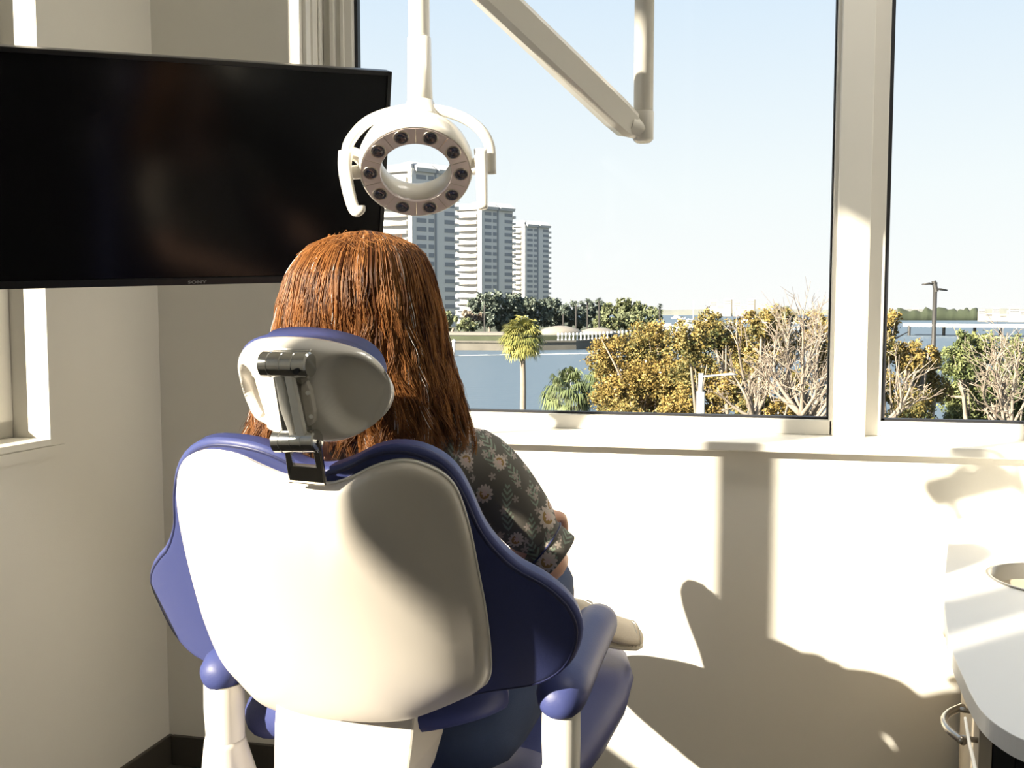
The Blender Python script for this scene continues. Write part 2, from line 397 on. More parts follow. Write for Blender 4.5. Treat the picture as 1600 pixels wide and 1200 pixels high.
for x0, x1 in ((OPL+.10, MX0-.01), (MX2, OPR-.05)):
    mb = MB(); z0, z1 = SILL+.045, HEAD-.06; k = .007
    mb.bb((x0, FY+.02, z0), (x1, FY+.045, z0+k)); mb.bb((x0, FY+.02, z1-k), (x1, FY+.045, z1)); mb.bb((x0, FY+.02, z0), (x0+k*1.6, FY+.045, z1)); mb.bb((x1-.004, FY+.02, z0), (x1, FY+.045, z1))
    obj('gasket', mb, M['gasket'], w1)
    mb = MB(); mb.bb((x0+.002, FY+.030, z0+.002), (x1-.002, FY+.036, z1-.002)); obj('window_pane', mb, M['glass'], w1)
# left window ----------------------------------------------------
w2 = window('window_2', '')
mb = MB(); lbox(mb, .502, 3.758, -.004, .2, LSILL-.018, LSILL); obj('window_sill', mb, M['trim'], w2, bevel=.002)
mb = MB(); lbox(mb, .45, 3.8, -.006, -.0005, LSILL-.05, LSILL-.02); obj('sill_apron', mb, M['wall'], w2)
mb = MB(); lbox(mb, .502, 3.758, .12, .18, LSILL, LSILL+.05); lbox(mb, .502, 3.758, .12, .18, HEAD-.06, HEAD-.001)
lbox(mb, .502, .555, .12, .18, LSILL, HEAD-.001); lbox(mb, 3.72, 3.758, .12, .18, LSILL, HEAD-.001)
obj('window_frame', mb, M['frame'], w2, bevel=.003)
for s0_, s1_ in ((2.055, 2.19), (3.418, 3.57)):
    mb = MB(); lbox(mb, s0_, s1_, .12, .175, LSILL+.001, HEAD-.002); obj('mullion', mb, M['frame'], w2, bevel=.003)
for a, b in ((.555, 2.055), (2.19, 3.418), (3.57, 3.72)):
    mb = MB(); lbox(mb, a, b, .148, .154, LSILL+.05, HEAD-.06); obj('window_pane', mb, M['glass'], w2)
    mb = MB()
    for q in ((a, a+.012, LSILL+.05, HEAD-.06), (b-.012, b, LSILL+.05, HEAD-.06), (a, b, LSILL+.05, LSILL+.062), (a, b, HEAD-.072, HEAD-.06)): lbox(mb, q[0], q[1], .14, .162, q[2], q[3])
    obj('gasket', mb, M['gasket'], w2)

# ================================================================ TELEVISION
tvc = V(-.874, 2.436, 1.839); ty, tp, tr_ = math.radians(37.23), math.radians(19.42), math.radians(-2.16)
def Rm(y, p, r):
    cy, sy, cp, sp, cr, sr = math.cos(y), math.sin(y), math.cos(p), math.sin(p), math.cos(r), math.sin(r)
    return np.array([[cy, -sy, 0], [sy, cy, 0], [0, 0, 1]]) @ np.array([[1, 0, 0], [0, cp, -sp], [0, sp, cp]]) @ np.array([[cr, 0, sr], [0, 1, 0], [-sr, 0, cr]])
TM = Rm(ty, tp, tr_); th_, tw_ = .54, .945
def TV(x, y, z): return tvc+TM @ V(x, y, z)      # x from right edge (negative to the left), y behind the face
tv = thing('television', TV(-tw_/2, .03, -th_/2), 'large black flat television hung across the corner, switched off', 'television')
mb = MB(); mb.box(TV(-tw_/2, .022, 0), (tw_, .036, th_), M=TM); obj('casing', mb, M['bezel'], tv, bevel=.004)
mb = MB(); bz = .011
for c, s in (((-tw_/2, 0, th_/2-bz/2), (tw_, .008, bz)), ((-tw_/2, 0, -th_/2+.009), (tw_, .008, .018)), ((-bz/2, 0, 0), (bz, .008, th_)), ((-tw_+bz/2, 0, 0), (bz, .008, th_))): mb.box(TV(*c), s, M=TM)
obj('bezel', mb, M['bezel'], tv, bevel=.0015)
mb = MB(); mb.box(TV(-tw_/2, .0028, .003), (tw_-2*bz+.002, .002, th_-.028), M=TM); obj('screen', mb, M['screen'], tv)
mb = MB(); mb.box(TV(-tw_/2, .055, 0), (.34, .035, .26), M=TM); obj('back_housing', mb, M['bezel'], tv, bevel=.008)
cw = LC+Ls*.45-Lo*.02+V(0, 0, 1.87); bp_ = TV(-tw_/2, .075, 0)
mb = MB(); mb.tube([bp_, (bp_+cw)/2+V(.06, .05, 0), cw], .018, 10); mb.box(cw, (.10, .03, .22), M=ML); mb.box(bp_, (.2, .02, .2), M=TM); obj('wall_bracket', mb, M['bezel'], tv, bevel=.002)
cu = bpy.data.curves.new('txt', 'FONT'); cu.body = 'SONY'; cu.size = .0105; cu.extrude = .0004; cu.offset = .0003; cu.align_x = 'CENTER'; cu.align_y = 'CENTER'; cu.space_character = 1.15
to = bpy.data.objects.new('t', cu); COL.objects.link(to); bpy.context.view_layer.update()
me = bpy.data.meshes.new_from_object(to.evaluated_get(bpy.context.evaluated_depsgraph_get())); bpy.data.objects.remove(to)
me.materials.append(M['logo'])
lg = bpy.data.objects.new('maker_logo', me); COL.objects.link(lg); lg.parent = tv
lp = PL(308, 441, TV(0, -.005, 0), TM[:, 1])
Mx = Matrix([[*TM[0]], [*TM[1]], [*TM[2]]]) @ Matrix.Rotation(PI/2, 3, 'X')
lg.matrix_local = Matrix.Translation(Vector(lp-wloc(tv))) @ Mx.to_4x4() @ Matrix.Diagonal((1.45, 1, 1, 1)); lg['label'] = 'small grey maker lettering on the lower bezel'

# ================================================================ DENTAL CHAIR
TC = math.radians(-3)
cU = V(math.cos(TC), math.sin(TC), 0); cH = V(-math.sin(TC), math.cos(TC), 0)
RC = math.radians(30)
cV = -cH*math.sin(RC)+V(0, 0, math.cos(RC)); cN = np.cross(cU, cV)      # cN points to the camera side
if np.dot(cN, c_f) > 0: cN = -cN
cO = P(490, 700, 1.22)+cU*(-.01)
def unproj(px, py, gfun, O=None, U=None, Vv=None, N=None):
    O = cO if O is None else O; U = cU if U is None else U; Vv = cV if Vv is None else Vv; N = cN if N is None else N
    n = 0
    for _ in range(12):
        p = PL(px, py, O+N*n, N); d = p-O; u, v = d@U, d@Vv; n = gfun(u, v)
    return u, v
def lens(outpx, gfun, back, front, n=120, ts=None, basis=None, c=None):
    O, U, Vv, N = basis if basis else (cO, cU, cV, cN)
    sm = smooth_closed(outpx, n)
    uv = np.array([unproj(a, b, gfun, O, U, Vv, N) for a, b in sm])
    ctr = np.array(c) if c is not None else uv.mean(0)
    ts = ts or [0, .012, .03, .055, .09, .14, .2, .28, .37, .47, .58, .69, .8, .9, .97]
    mb = MB()
    def pt(q, t, side):
        p = ctr+(q-ctr)*(1-t); h = gfun(*p)+(back(t, *p) if side > 0 else -front(t, *p))
        return O+U*p[0]+Vv*p[1]+N*h
    rings = [[pt(q, t, -1) for q in uv] for t in ts[::-1]]+[[pt(q, t, 1) for q in uv] for t in ts]
    mb.loft(rings)
    return mb, uv, ctr
def edge(t, w, H): 
    k = min(t/w, 1); return H*math.sqrt(max(0, 1-(1-k)**2))
chair_base = V(-.47, 1.75, 0)
ch = thing('dental_chair', chair_base, 'blue upholstered dental chair with pale plastic back shell, holding the seated person', 'dental chair')
gW = lambda u, v: -.75*u*u
UPH = [(470, 722), (435, 704), (400, 691), (360, 684), (325, 684), (297, 697), (278, 725), (271, 765), (272, 810), (262, 848), (243, 872), (234, 898), (238, 926), (252, 958), (275, 990), (305, 1018), (345, 1038), (385, 1060), (425, 1090), (480, 1106), (560, 1112), (640, 1112), (710, 1092), (765, 1077), (810, 1070), (852, 1062), (888, 1040), (907, 1008), (911, 972), (895, 938), (860, 907), (815, 882), (780, 850), (755, 815), (735, 770), (715, 735), (690, 712), (655, 697), (620, 693), (585, 700), (553, 716), (520, 728), (495, 729)]
mb, uvU, ctU = lens(UPH, gW, lambda t, u, v: edge(t, .03, .008), lambda t, u, v: edge(t, .10, .030)); obj('backrest', mb, M['navy'], ch, smooth=True)
# front cushion (slightly larger rim seen beyond the piping)
cc = ctU
mb = MB(); R0 = [(cc+(q-cc)*s, h) for q in [0] for s, h in []]
def cushion_pt(q, t, h):
    p = cc+(q-cc)*(1-t); return cO+cU*p[0]+cV*p[1]+cN*(gW(*p)-h)
mb.loft([[cushion_pt(q, t, h) for q in uvU] for t, h in ((.03, .010), (.05, .015), (.085, .023), (.14, .032), (.24, .040), (.4, .045), (.6, .045), (.8, .044), (.97, .044))]); obj('backrest_cushion', mb, M['navy'], ch, smooth=True)
# piping
mb = MB(); mb.tube([cO+cU*p[0]+cV*p[1]+cN*(gW(*p)+.006) for p in [cc+(q-cc)*.975 for q in uvU]], .0030, 6, closed=True); obj('piping', mb, M['navydark'], ch, smooth=True)
# shell
SH = [(480, 750), (445, 743), (410, 729), (375, 713), (345, 706), (318, 705), (293, 716), (281, 740), (280, 775), (290, 835), (307, 905), (325, 965), (350, 1022), (380, 1058), (410, 1088), (440, 1102), (480, 1110), (530, 1116), (590, 1119), (640, 1116), (672, 1107), (710, 1092), (750, 1073), (764, 1058), (767, 1030), (760, 960), (748, 895), (735, 830), (722, 785), (708, 755), (685, 735), (650, 721), (620, 719), (585, 728), (550, 745), (515, 755)]
gS = lambda u, v: -.75*u*u+.012
def shellback(t, u, v):
    x = (u+.02)/.21
    crown = .030*(1-math.exp(-t*6))
    lean = -.10*max(0, u-.02)**1.5*(1+1.2*max(0, min(1, (v+.33)/.28)))*min(1, t/.12)
    return edge(t, .035, .012)+crown+lean
mb, uvS, ctS = lens(SH, gS, shellback, lambda t, u, v: .010, ts=[0, .006, .015, .03, .05, .08, .12, .17, .23, .3, .38, .47, .57, .67, .77, .87, .96], n=144)
obj('back_shell', mb, M['shell'], ch, smooth=True)
mb = MB(); mb.tube([cO+cU*p[0]+cV*p[1]+cN*(gS(*p)+.001) for p in uvS], .0022, 6, closed=True); obj('shell_rim', mb, M['white'], ch, smooth=True)
# lower bracket column
def cw_(u, h, z): return cO*V(1, 1, 0)+cU*u+cH*h+V(0, 0, z)
top = [P(428, 1085, 1.475), P(668, 1098, 1.445)]; 
mb = MB(); rings = []
for py, xl, xr, dd in ((1088, 431, 668, 1.50), (1130, 428, 665, 1.505), (1170, 427, 661, 1.50), (1210, 427, 655, 1.49), (1260, 430, 640, 1.48), (1340, 440, 600, 1.47)):
    a, b = P(xl, py, dd+.02), P(xr-17, py, dd); rings.append([a, (a+b)/2-cH*.012, b, b+cH*.16, a+cH*.16])
mb.loft(rings); obj('rear_column', mb, M['shell'], ch, bevel=.004)
# bolster below the backrest
mb = MB(); mb.tube(smooth_open([P(412, 1112, 1.72), P(450, 1112, 1.66), P(520, 1108, 1.59), P(650, 1100, 1.56), P(735, 1082, 1.56), P(780, 1062, 1.58)], 5), [.03]+[.044]*24+[.03], 16); obj('lumbar_bolster', mb, M['navy'], ch, smooth=True)
# seat and leg rest: loft of rounded sections
def sect(h, uc, hw, zt, th, n=24, e=3.2):
    out = []
    for i in range(n):
        q = 2*PI*i/n; cx, sz = math.cos(q), math.sin(q)
        out.append(cw_(uc+hw*math.copysign(abs(cx)**(2/e), cx), h, zt-th/2+th/2*math.copysign(abs(sz)**(2/e), sz)))
    return out
mb = MB()
for h, hw, zt, th in ():
    pass
rings = [sect(h, uc, hw, zt, th, e=e) for h, uc, hw, zt, th, e in ((.10, -.06, .13, .60, .04, 2), (.13, -.07, .25, .68, .14, 2.4), (.2, -.07, .285, .70, .18, 2.6), (.35, -.07, .295, .69, .18, 2.8), (.5, -.03, .23, .64, .15, 2.8), (.66, .0, .19, .63, .13, 2.6), (.76, 0, .17, .625, .11, 2.4), (.80, 0, .12, .60, .05, 2))]
mb.loft(rings); seat = obj('seat', mb, M['navy'], ch, smooth=True)
mb = MB(); mb.tube([cw_(-.258+.0, h, .555) for h in ()] or [cw_(-.05+.272*math.cos(q), .42+.30*math.sin(q), .565) for q in np.linspace(0, 2*PI, 40, endpoint=False)], .004, 6, closed=True); obj('piping', mb, M['navydark'], ch, smooth=True)
rings = [sect(h, uc, hw, zt, th, e=e) for h, uc, hw, zt, th, e in ((.70, .0, .12, .57, .05, 2), (.73, .0, .17, .59, .11, 2.3), (.82, .0, .175, .60, .13, 2.4), (.9, .0, .192, .61, .14, 2.4), (1.0, -.003, .212, .63, .16, 2.4), (1.15, -.006, .236, .648, .15, 2.4), (1.28, -.01, .236, .66, .14, 2.4), (1.38, -.013, .21, .66, .13, 2.3), (1.45, -.02, .16, .65, .11, 2.2), (1.49, -.02, .10, .63, .08, 2), (1.505, -.02, .03, .59, .02, 2))]
mb = MB(); mb.loft(rings); obj('leg_rest', mb, M['navy'], ch, smooth=True)
# base
mb = MB(); mb.loft([sect(h, 0, hw, .5, .1, e=4) for h, hw in ((.2, .16), (.25, .2), (.9, .2), (.95, .15))]); mb.prism([cw_(-.1, .35, .05), cw_(.1, .35, .05), cw_(.1, .55, .05), cw_(-.1, .55, .05)], (0, 0, .4)); obj('seat_frame', mb, M['shell'], ch, bevel=.01)
mb = MB(); mb.prism([cw_(*p, 0.0) for p in ((-.22, .05), (.22, .05), (.28, .2), (.26, .8), (.15, .95), (-.15, .95), (-.26, .8), (-.28, .2))], (0, 0, .07)); obj('base_plate', mb, M['shell'], ch, bevel=.012)
# armrests
for name, px0, px1, zt, dz in (('left', 318, 381, 1042, 0), ('right', 846, 908, 1084, 0)):
    d = 1.62 if name == 'left' else 1.48
    cx = (px0+px1)/2; ctr_t = P(cx, zt+4, d)
    ax = ctr_t
    hw = (px1-px0)/2/F*d
    arm = obj('armrest', MB().add([], []) if False else MB().tube([ax+V(0, 0, -.02), ax+V(0, 0, -.06), ax+V(0, 0.002, -.115)], [hw*.98, hw, hw*.95], 20, sq=1.0), M['white'], ch, smooth=True, auto=50)
    mb = MB(); mb.tube([ax+V(0, .003, -.112), ax+V(-.002, .003, -.122), ax+V(-.004, .015, -.19), ax+V(0, .08, -.36), ax+V(0, .16, -.42)], [hw*.97, hw*1.02, hw*1.4, hw*1.5, hw*1.1], 20); obj('arm_support', mb, M['white'], arm, smooth=True)
    # pad
    rings = []
    for hh, r, zz in ((-.036, .008, -.008), (-.032, .020, -.006), (-.02, .030, -.003), (0, .036, 0), (.05, .037, .002), (.15, .036, .003), (.27, .036, .004), (.34, .036, .003), (.38, .031, .0), (.405, .021, -.004), (.412, .008, -.006)):
        c0 = ax+cH*hh+V(0, 0, zz+.002)-cU*.03*max(0, hh)
        rings.append([c0+cU*math.cos(q)*r*1.08+V(0, 0, 1)*math.sin(q)*r*.95 for q in [2*PI*j/20 for j in range(20)]])
    mb = MB(); mb.loft(rings); obj('arm_pad', mb, M['navy'], arm, smooth=True)
# headrest -------------------------------------------------------
hrO = P(492, 605, 1.19); HR = math.radians(16); HT = math.radians(-6)
hH = V(-math.sin(HT), math.cos(HT), 0); hU = V(math.cos(HT), math.sin(HT), 0)
hV = -hH*math.sin(HR)+V(0, 0, math.cos(HR)); hN = np.cross(hU, hV)
if np.dot(hN, c_f) > 0: hN = -hN
HB = (hrO, hU, hV, hN)
HSH = [(378, 562), (384, 543), (402, 531), (440, 527), (490, 530), (535, 539), (572, 553), (596, 575), (607, 605), (603, 635), (588, 660), (560, 678), (528, 686), (495, 682), (455, 676), (425, 664), (405, 648), (392, 622), (383, 592)]
gH = lambda u, v: -1.1*u*u
def scoop(u, v, cx, cy, a, b, rot, D):
    x = (u-cx)*math.cos(rot)+(v-cy)*math.sin(rot); y = -(u-cx)*math.sin(rot)+(v-cy)*math.cos(rot)
    r = (x/a)**2+(y/b)**2
    return -D*(1/(1+math.exp(min(40, (r-1)*8))))
def pxuv(px, py): return unproj(px, py, gH, *HB)
s1, s2 = pxuv(562, 612), pxuv(409, 612)
def hback(t, u, v): return edge(t, .10, .016)+.012*(1-math.exp(-5*t))+scoop(u, v, s1[0], s1[1], .036, .048, .25, .024)+scoop(u, v, s2[0], s2[1], .014, .038, .15, .022)
mb, uvH, ctH = lens(HSH, gH, hback, lambda t, u, v: .004, basis=HB, n=120, ts=[0, .01, .03, .06, .1, .15, .2, .26, .32, .38, .44, .5, .56, .62, .68, .74, .8, .86, .92, .97])
M['gloss'] = mat('glossy_headrest_shell', (.74, .70, .64), .22, spec=.5, coat=.5)
hr = obj('headrest', mb, M['gloss'], ch, smooth=True)
mb = MB()
def hpt(q, t, h):
    p = ctH+(q-ctH)*(1-t); return hrO+hU*p[0]+hV*p[1]+hN*(gH(*p)-h)-hU*.013+V(0, 0, .005)
mb.loft([[hpt(q, t, h) for q in uvH] for t, h in ((.13, 0), (.10, .004), (.09, .010), (.10, .020), (.14, .032), (.12, .052), (.3, .054), (.6, .05), (.95, .05))]); obj('headrest_pad', mb, M['navy'], hr, smooth=True)
# hinge hardware on the headrest: built at its own distance in front of the shell
def hp(px, py, off): return PL(px, py, hrO+hN*off, hN)
def hplate(pts, off, th): return MB().prism([hp(a, b, off) for a, b in pts], -hN*th)
obj('hinge_plate', hplate([(424, 548), (484, 548), (488, 586), (478, 586)], .026, .006) , M['chrome'], hr, bevel=.001)
mb = MB(); a, b = hp(412, 569, .036), hp(486, 571, .036); ax_ = (b-a)
prof = [(.0145, 0), (.0155, .01), (.0155, .18), (.0145, .19), (.0145, .21), (.0155, .22), (.0155, .45), (.0148, .46), (.0155, .47), (.0155, .7), (.0148, .71), (.0155, .72), (.0155, .97), (.0135, 1)]
mb.lathe(a, ax_, [(r, h*np.linalg.norm(ax_)) for r, h in prof], 20); obj('hinge_knuckle', mb, M['chrome'], hr, smooth=True, auto=40)
mb = MB(); mb.tube([hp(462, 581, .0555), hp(462, 581, .050)], .0035, 12); obj('hinge_screw', mb, M['gasket'], hr)
obj('link_arm', hplate([(424, 580), (458, 580), (482, 692), (444, 700)], .040, .016), M['chrome'], hr, bevel=.002)
obj('link_bar', hplate([(427, 582), (438, 581), (462, 692), (455, 690), (437, 640)], .046, .006), M['white'], hr, bevel=.0015)
obj('link_bar', hplate([(442, 581), (455, 581), (478, 690), (464, 692)], .047, .007), M['white'], hr, bevel=.0015)
obj('adjuster_block', hplate([(468, 603), (478, 595), (484, 610), (491, 645), (490, 662), (480, 668), (472, 662)], .034, .02), M['shell'], hr, bevel=.003)
for q in ((481, 614), (486, 651)): obj('adjuster_screw', MB().tube([hp(*q, .0352), hp(*q, .030)], .0028, 10), M['chrome'], hr)
mb = MB(); a, b = hp(431, 689, .038), hp(497, 689, .038); ax_ = b-a
mb.lathe(a, ax_, [(r*.9, h*np.linalg.norm(ax_)) for r, h in prof], 20); obj('hinge_knuckle', mb, M['chrome'], hr, smooth=True, auto=40)
obj('hinge_lip', hplate([(439, 698), (496, 704), (497, 709), (440, 703)], .046, .004), M['chrome'], hr, bevel=.001)
# U shaped steel bracket that slides into the shell
O2 = cO+cN*.032
def bp2(px, py): return PL(px, py, O2, cN)
mb = MB()
for pts in ([(444, 704), (453, 704), (458, 729), (451, 750)], [(444+7, 727), (496, 731), (508, 756), (452, 751)], [(489, 706), (499, 690), (508, 756), (494, 732)]):
    mb.prism([bp2(a, b) for a, b in pts], -cN*.006)
br = obj('headrest_bracket', mb, M['chrome'], ch, bevel=.0008)
mb = MB(); mb.tube([bp2(452, 752), bp2(508, 757)], .0018, 8); mb.tube([bp2(499, 692), bp2(508, 757)], .0014, 8); obj('bracket_edge', mb, M['nickel'], br)

# ================================================================ DENTAL LAMP
LD = 1.70
lc = P(650, 271, LD)
toc = (EYE-lc); toc[2] = 0; toc /= np.linalg.norm(toc)
el = math.radians(-46); ln = toc*math.cos(el)+V(0, 0, math.sin(el))           # face normal
lx = np.cross(V(0, 0, 1), ln); lx /= np.linalg.norm(lx); ly = np.cross(ln, lx)
RO = 86/F*LD; RI = 55/F*LD
lamp = thing('dental_lamp', P(1005, -300, 1.95)*V(1, 1, 0)+V(0, 0, CEIL), 'white ring-shaped dental lamp with two handles hanging from an angled ceiling arm', 'lamp')
def ringp(r, h, n=64): return [lc+ln*h+(lx*math.cos(q)+ly*math.sin(q))*r for q in [2*PI*j/n for j in range(n)]]
mb = MB(); mb.loft([ringp(r, h) for r, h in ((RI*1.0, -.003), (RI*1.0, -.045), (RI*1.03, -.052), (RI*1.2, -.062), (RO*.84, -.060), (RO*1.0, -.048), (RO*1.05, -.03), (RO*1.045, -.012), (RO*1.01, -.001), (RO*.985, .000), (RO*.975, -.003))], closed=True)
obj('lamp_housing', mb, M['white'], lamp, smooth=True)
mb = MB(); mb.loft([ringp(r, h) for r, h in ((RO*.978, -.004), (RO*.978, .0005), (RI*1.02, .0005), (RI*1.0, -.002), (RI*1.0, -.006))], closed=True); face = obj('ring_face', mb, M['ringface'], lamp, smooth=True, auto=40)
M['lens'] = mat('lamp_lens', (.10, .10, .12), .08, metal=.6, coat=1)
rm = (RO+RI)/2
for k in range(10):
    q = 2*PI*k/10; c0 = lc+(lx*math.cos(q)+ly*math.sin(q))*rm
    obj('lens_rim', MB().lathe(c0, ln, [(.0135, -.002), (.0135, .0012), (.0125, .002), (.0115, .0018), (.0112, -.001)], 20), M['nickel'], lamp, smooth=True)
    q2 = q+PI/10; obj('face_seam', MB().tube([lc+(lx*math.cos(q2)+ly*math.sin(q2))*r_+ln*.0006 for r_ in (RI*1.05, RO*.96)], .0006, 4), M['nickel'], lamp)
    ln_ = obj('lens', MB().lathe(c0, ln, [(.0105, -.002), (.0115, .0015), (.0105, .0025), (.007, .0012), (.003, .0006), (.0005, .0005)], 20), M['lens'], lamp, smooth=True)
# yoke: arc over the top of the ring
hz = np.cross(V(0, 0, 1), toc); hz /= np.linalg.norm(hz)
if hz @ c_r < 0: hz = -hz
def lq(px, py, off=0): return P(px, py, LD+off)
yk = smooth_open([lq(541, 250, .0), lq(546, 222, -.005), lq(572, 192, -.01), lq(610, 176, -.01), lq(655, 170, -.01), lq(702, 176, -.01), lq(742, 195, -.01), lq(764, 225, -.005), lq(767, 272, 0)], 6)
mb = MB(); mb.tube(yk, .0095, 12, sq=.75, up=toc); obj('yoke', mb, M['white'], lamp, smooth=True)
mb = MB(); mb.tube(smooth_open([lq(545, 238, 0), lq(560, 244, .005), lq(572, 258, .01)]), .012, 10); mb.tube([lq(548, 270, 0), lq(572, 268, .01)], .012, 10); obj('handle_mount', mb, M['white'], lamp, smooth=True)
mb = MB(); mb.tube([lq(768, 250, .01), lq(735, 262, .01)], .014, 10); obj('handle_mount', mb, M['white'], lamp, smooth=True)
def handle(pts, w_):
    pts = smooth_open(pts, 6); rings = []
    for i, p in enumerate(pts):
        t = pts[min(i+1, len(pts)-1)]-pts[max(i-1, 0)]; t /= np.linalg.norm(t); x = np.cross(t, c_f); x /= np.linalg.norm(x); y = np.cross(t, x)
        k = w_[0]+(w_[1]-w_[0])*i/len(pts)
        rings.append([p+x*math.cos(q)*k+y*math.sin(q)*.006 for q in [2*PI*j/12 for j in range(12)]])
    return MB().loft(rings)
obj('handle', handle([lq(540, 236, -.02), lq(539, 262, -.022), lq(543, 290, -.03), lq(550, 318, -.04), lq(556, 330, -.045), lq(563, 327, -.045), lq(563, 322, -.045)], (.0125, .008)), M['white'], lamp, smooth=True)
obj('handle', handle([lq(751, 233, -.02), lq(752, 262, -.022), lq(753, 295, -.03), lq(754, 326, -.04)], (.0115, .0085)), M['white'], lamp, smooth=True)
# drop tube, spring arm, post
dt = [lq(657, 178, 0), lq(656, 140, 0), lq(655, 60, .0), lq(654, -40, .0), lq(654, -112, .0)]
mb = MB(); mb.tube(dt[:3], [.023, .0215, .0205], 20); mb.lathe(dt[0]-V(0, 0, .012), (0, 0, 1), [(.038, 0), (.034, .012), (.022, .035)], 20); obj('drop_tube', mb, M['white'], lamp, smooth=True)
mb = MB(); mb.tube([dt[2]+V(0, 0, .0015), dt[3], dt[4]], .0185, 20); obj('drop_tube', mb, M['white'], lamp, smooth=True, auto=50)
AE = P(992, 205, 2.02); AS = P(650, -122, 1.71)
dr = AE-AS; dr = dr/np.linalg.norm(dr); sx_ = np.cross(dr, c_f); sx_ /= np.linalg.norm(sx_); sy_ = np.cross(dr, sx_)
rings = []
for tt, k in ((0, .8), (.03, 1), (.9, 1), (.965, .92), (1.0, .5)):
    p = AS+(AE-AS)*tt
    rings.append([p+sx_*x*k+sy_*y*k for x, y in ((-.030, -.014), (-.026, -.02), (.004, -.024), (.022, -.016), (.031, -.002), (.031, .010), (.022, .02), (-.02, .024), (-.03, .014))])
mb = MB(); mb.loft(rings); obj('spring_arm', mb, M['white'], lamp, smooth=True, auto=38)
mb = MB(); mb.ball(dt[4], .035); obj('elbow', mb, M['white'], lamp, smooth=True)
pc = P(1005, 205, 2.02)
mb = MB(); mb.lathe(pc+V(0, 0, -.023), (0, 0, 1), [(.015, 0), (.021, .006), (.022, .06), (.0215, .062)], 20); mb.tube([pc, AE+dr*-.02], [.02, .024], 16); obj('elbow', mb, M['white'], lamp, smooth=True, auto=50)
mb = MB(); mb.tube([pc+V(0, 0, .04), V(pc[0], pc[1], CEIL-.02)], .0200, 20); obj('ceiling_post', mb, M['white'], lamp, smooth=True)
mb = MB(); mb.lathe((pc[0], pc[1], CEIL-.05), (0, 0, 1), [(.03, 0), (.08, .01), (.09, .05)], 24); obj('ceiling_plate', mb, M['white'], lamp, smooth=True, auto=40)
# ================================================================ PERSON
def skin_obj(name, nodes, edges, radii, m, parent, root=0, sub=2, extra=None):
    me = bpy.data.meshes.new(name); off = wloc(parent)
    me.from_pydata([tuple(np.asarray(p, float)-off) for p in nodes], edges, []); me.update()
    o = bpy.data.objects.new(name, me); COL.objects.link(o); o.parent = parent; me.materials.append(m)
    md = o.modifiers.new('skin', 'SKIN'); md.use_smooth_shade = True; md.branch_smoothing = .6
    if not me.skin_vertices: me.skin_vertices.new()
    sv = me.skin_vertices[0].data
    for i, r in enumerate(radii): sv[i].radius = r if hasattr(r, '__len__') else (r, r)
    sv[root].use_root = True
    s = o.modifiers.new('sub', 'SUBSURF'); s.levels = sub; s.render_levels = sub
    return o
hc = P(566, 484, 1.47)                       # centre of the head
person = thing('person', cw_(0, .55, .62), 'person with long auburn hair in dark floral shirt and jeans, seated facing the window', 'person')
pel = V(-.49, 1.67, .74); bel = V(-.50, 1.58, .90); che = V(-.52, 1.47, 1.09); upc = V(-.53, 1.42, 1.22); nk = V(-.53, 1.40, 1.33); hb = V(-.53, 1.385, 1.40)
sR = P(745, 708, 1.56); sL = V(-.705, 1.45, 1.265)
cuf = P(852, 860, 1.63); elb = P(862, 893, 1.67)
wrR = P(838, 810, 1.80); 
hipR, hipL = pel+V(.10, .03, -.01), pel+V(-.10, .03, -.01)
kR = P(846, 905, 2.07); kL = V(-.60, 2.08, .965)
aR = V(-.43, 2.36, .72); aL = V(-.45, 2.40, .73)
elL = V(-.79, 1.62, 1.09); wrL = V(-.64, 1.88, 1.07)
nodes = []; rad = []; edges = []
def nd(p, r, link=None):
    nodes.append(p); rad.append(r)
    if link is not None: edges.append((link, len(nodes)-1))
    return len(nodes)-1
n0 = nd(pel, (.11, .075)); n1 = nd(bel, (.11, .08), n0); n2 = nd(che, (.14, .10), n1); n3 = nd(upc, (.12, .085), n2); n4 = nd(nk, .05, n3); n5 = nd(hb, .05, n4)
def arm_(s, e_, w_, n3):
    a = nd(s*.35+upc*.65+V(0, 0, .015), .06, n3); a = nd(s, .055, a); b = nd((s+e_)/2, .043, a); c = nd(e_, .038, b); d = nd((e_*.6+w_*.4), .036, c); w2 = nd(w_, .024, d)
    return w2
def hand_(w_, n, fwd, side, up, s=1.0):
    # palm, four curled fingers of unequal length and a thumb leaving the side of the palm
    pm = nd(w_+fwd*.045*s, .024*s, n)
    for k, (o_, L) in enumerate(((.027, .068), (.009, .076), (-.009, .071), (-.026, .056))):
        b0 = w_+fwd*.085*s+side*o_*s
        a = nd(b0, .0095*s, pm); b = nd(b0+fwd*L*.45*s-up*.006, .0085*s, a); c = nd(b0+fwd*L*.75*s-up*.022, .008*s, b); nd(b0+fwd*L*.85*s-up*.040, .0065*s, c)
    t = nd(w_+fwd*.035*s+side*.034*s, .011*s, pm); t = nd(w_+fwd*.065*s+side*.052*s-up*.008, .010*s, t); nd(w_+fwd*.09*s+side*.05*s-up*.02, .008*s, t)
wR = arm_(sR, elb, wrR, n3); wL = arm_(sL, elL, wrL, n3)
fwd = np.array([.05, .96, -.12]); fwd /= np.linalg.norm(fwd); sd_ = V(-.99, .05, 0); up_ = V(0, .1, .99)
hand_(wrR, wR, fwd, sd_, up_); hand_(wrL, wL, fwd, V(.95, .2, 0), up_)
def leg_(h, k, a):
    q = nd(h, .065, n0); q = nd(h*.5+k*.5, .055, q); q = nd(k, .045, q); q = nd(k*.6+a*.4, .042, q); q = nd(a, .034, q); return q
lR = leg_(hipR, kR, aR); lL = leg_(hipL, kL, aL)
nd(aR+V(.07, .05, -.03), .03, lR); nd(aL+V(.01, .06, .06), .03, lL)
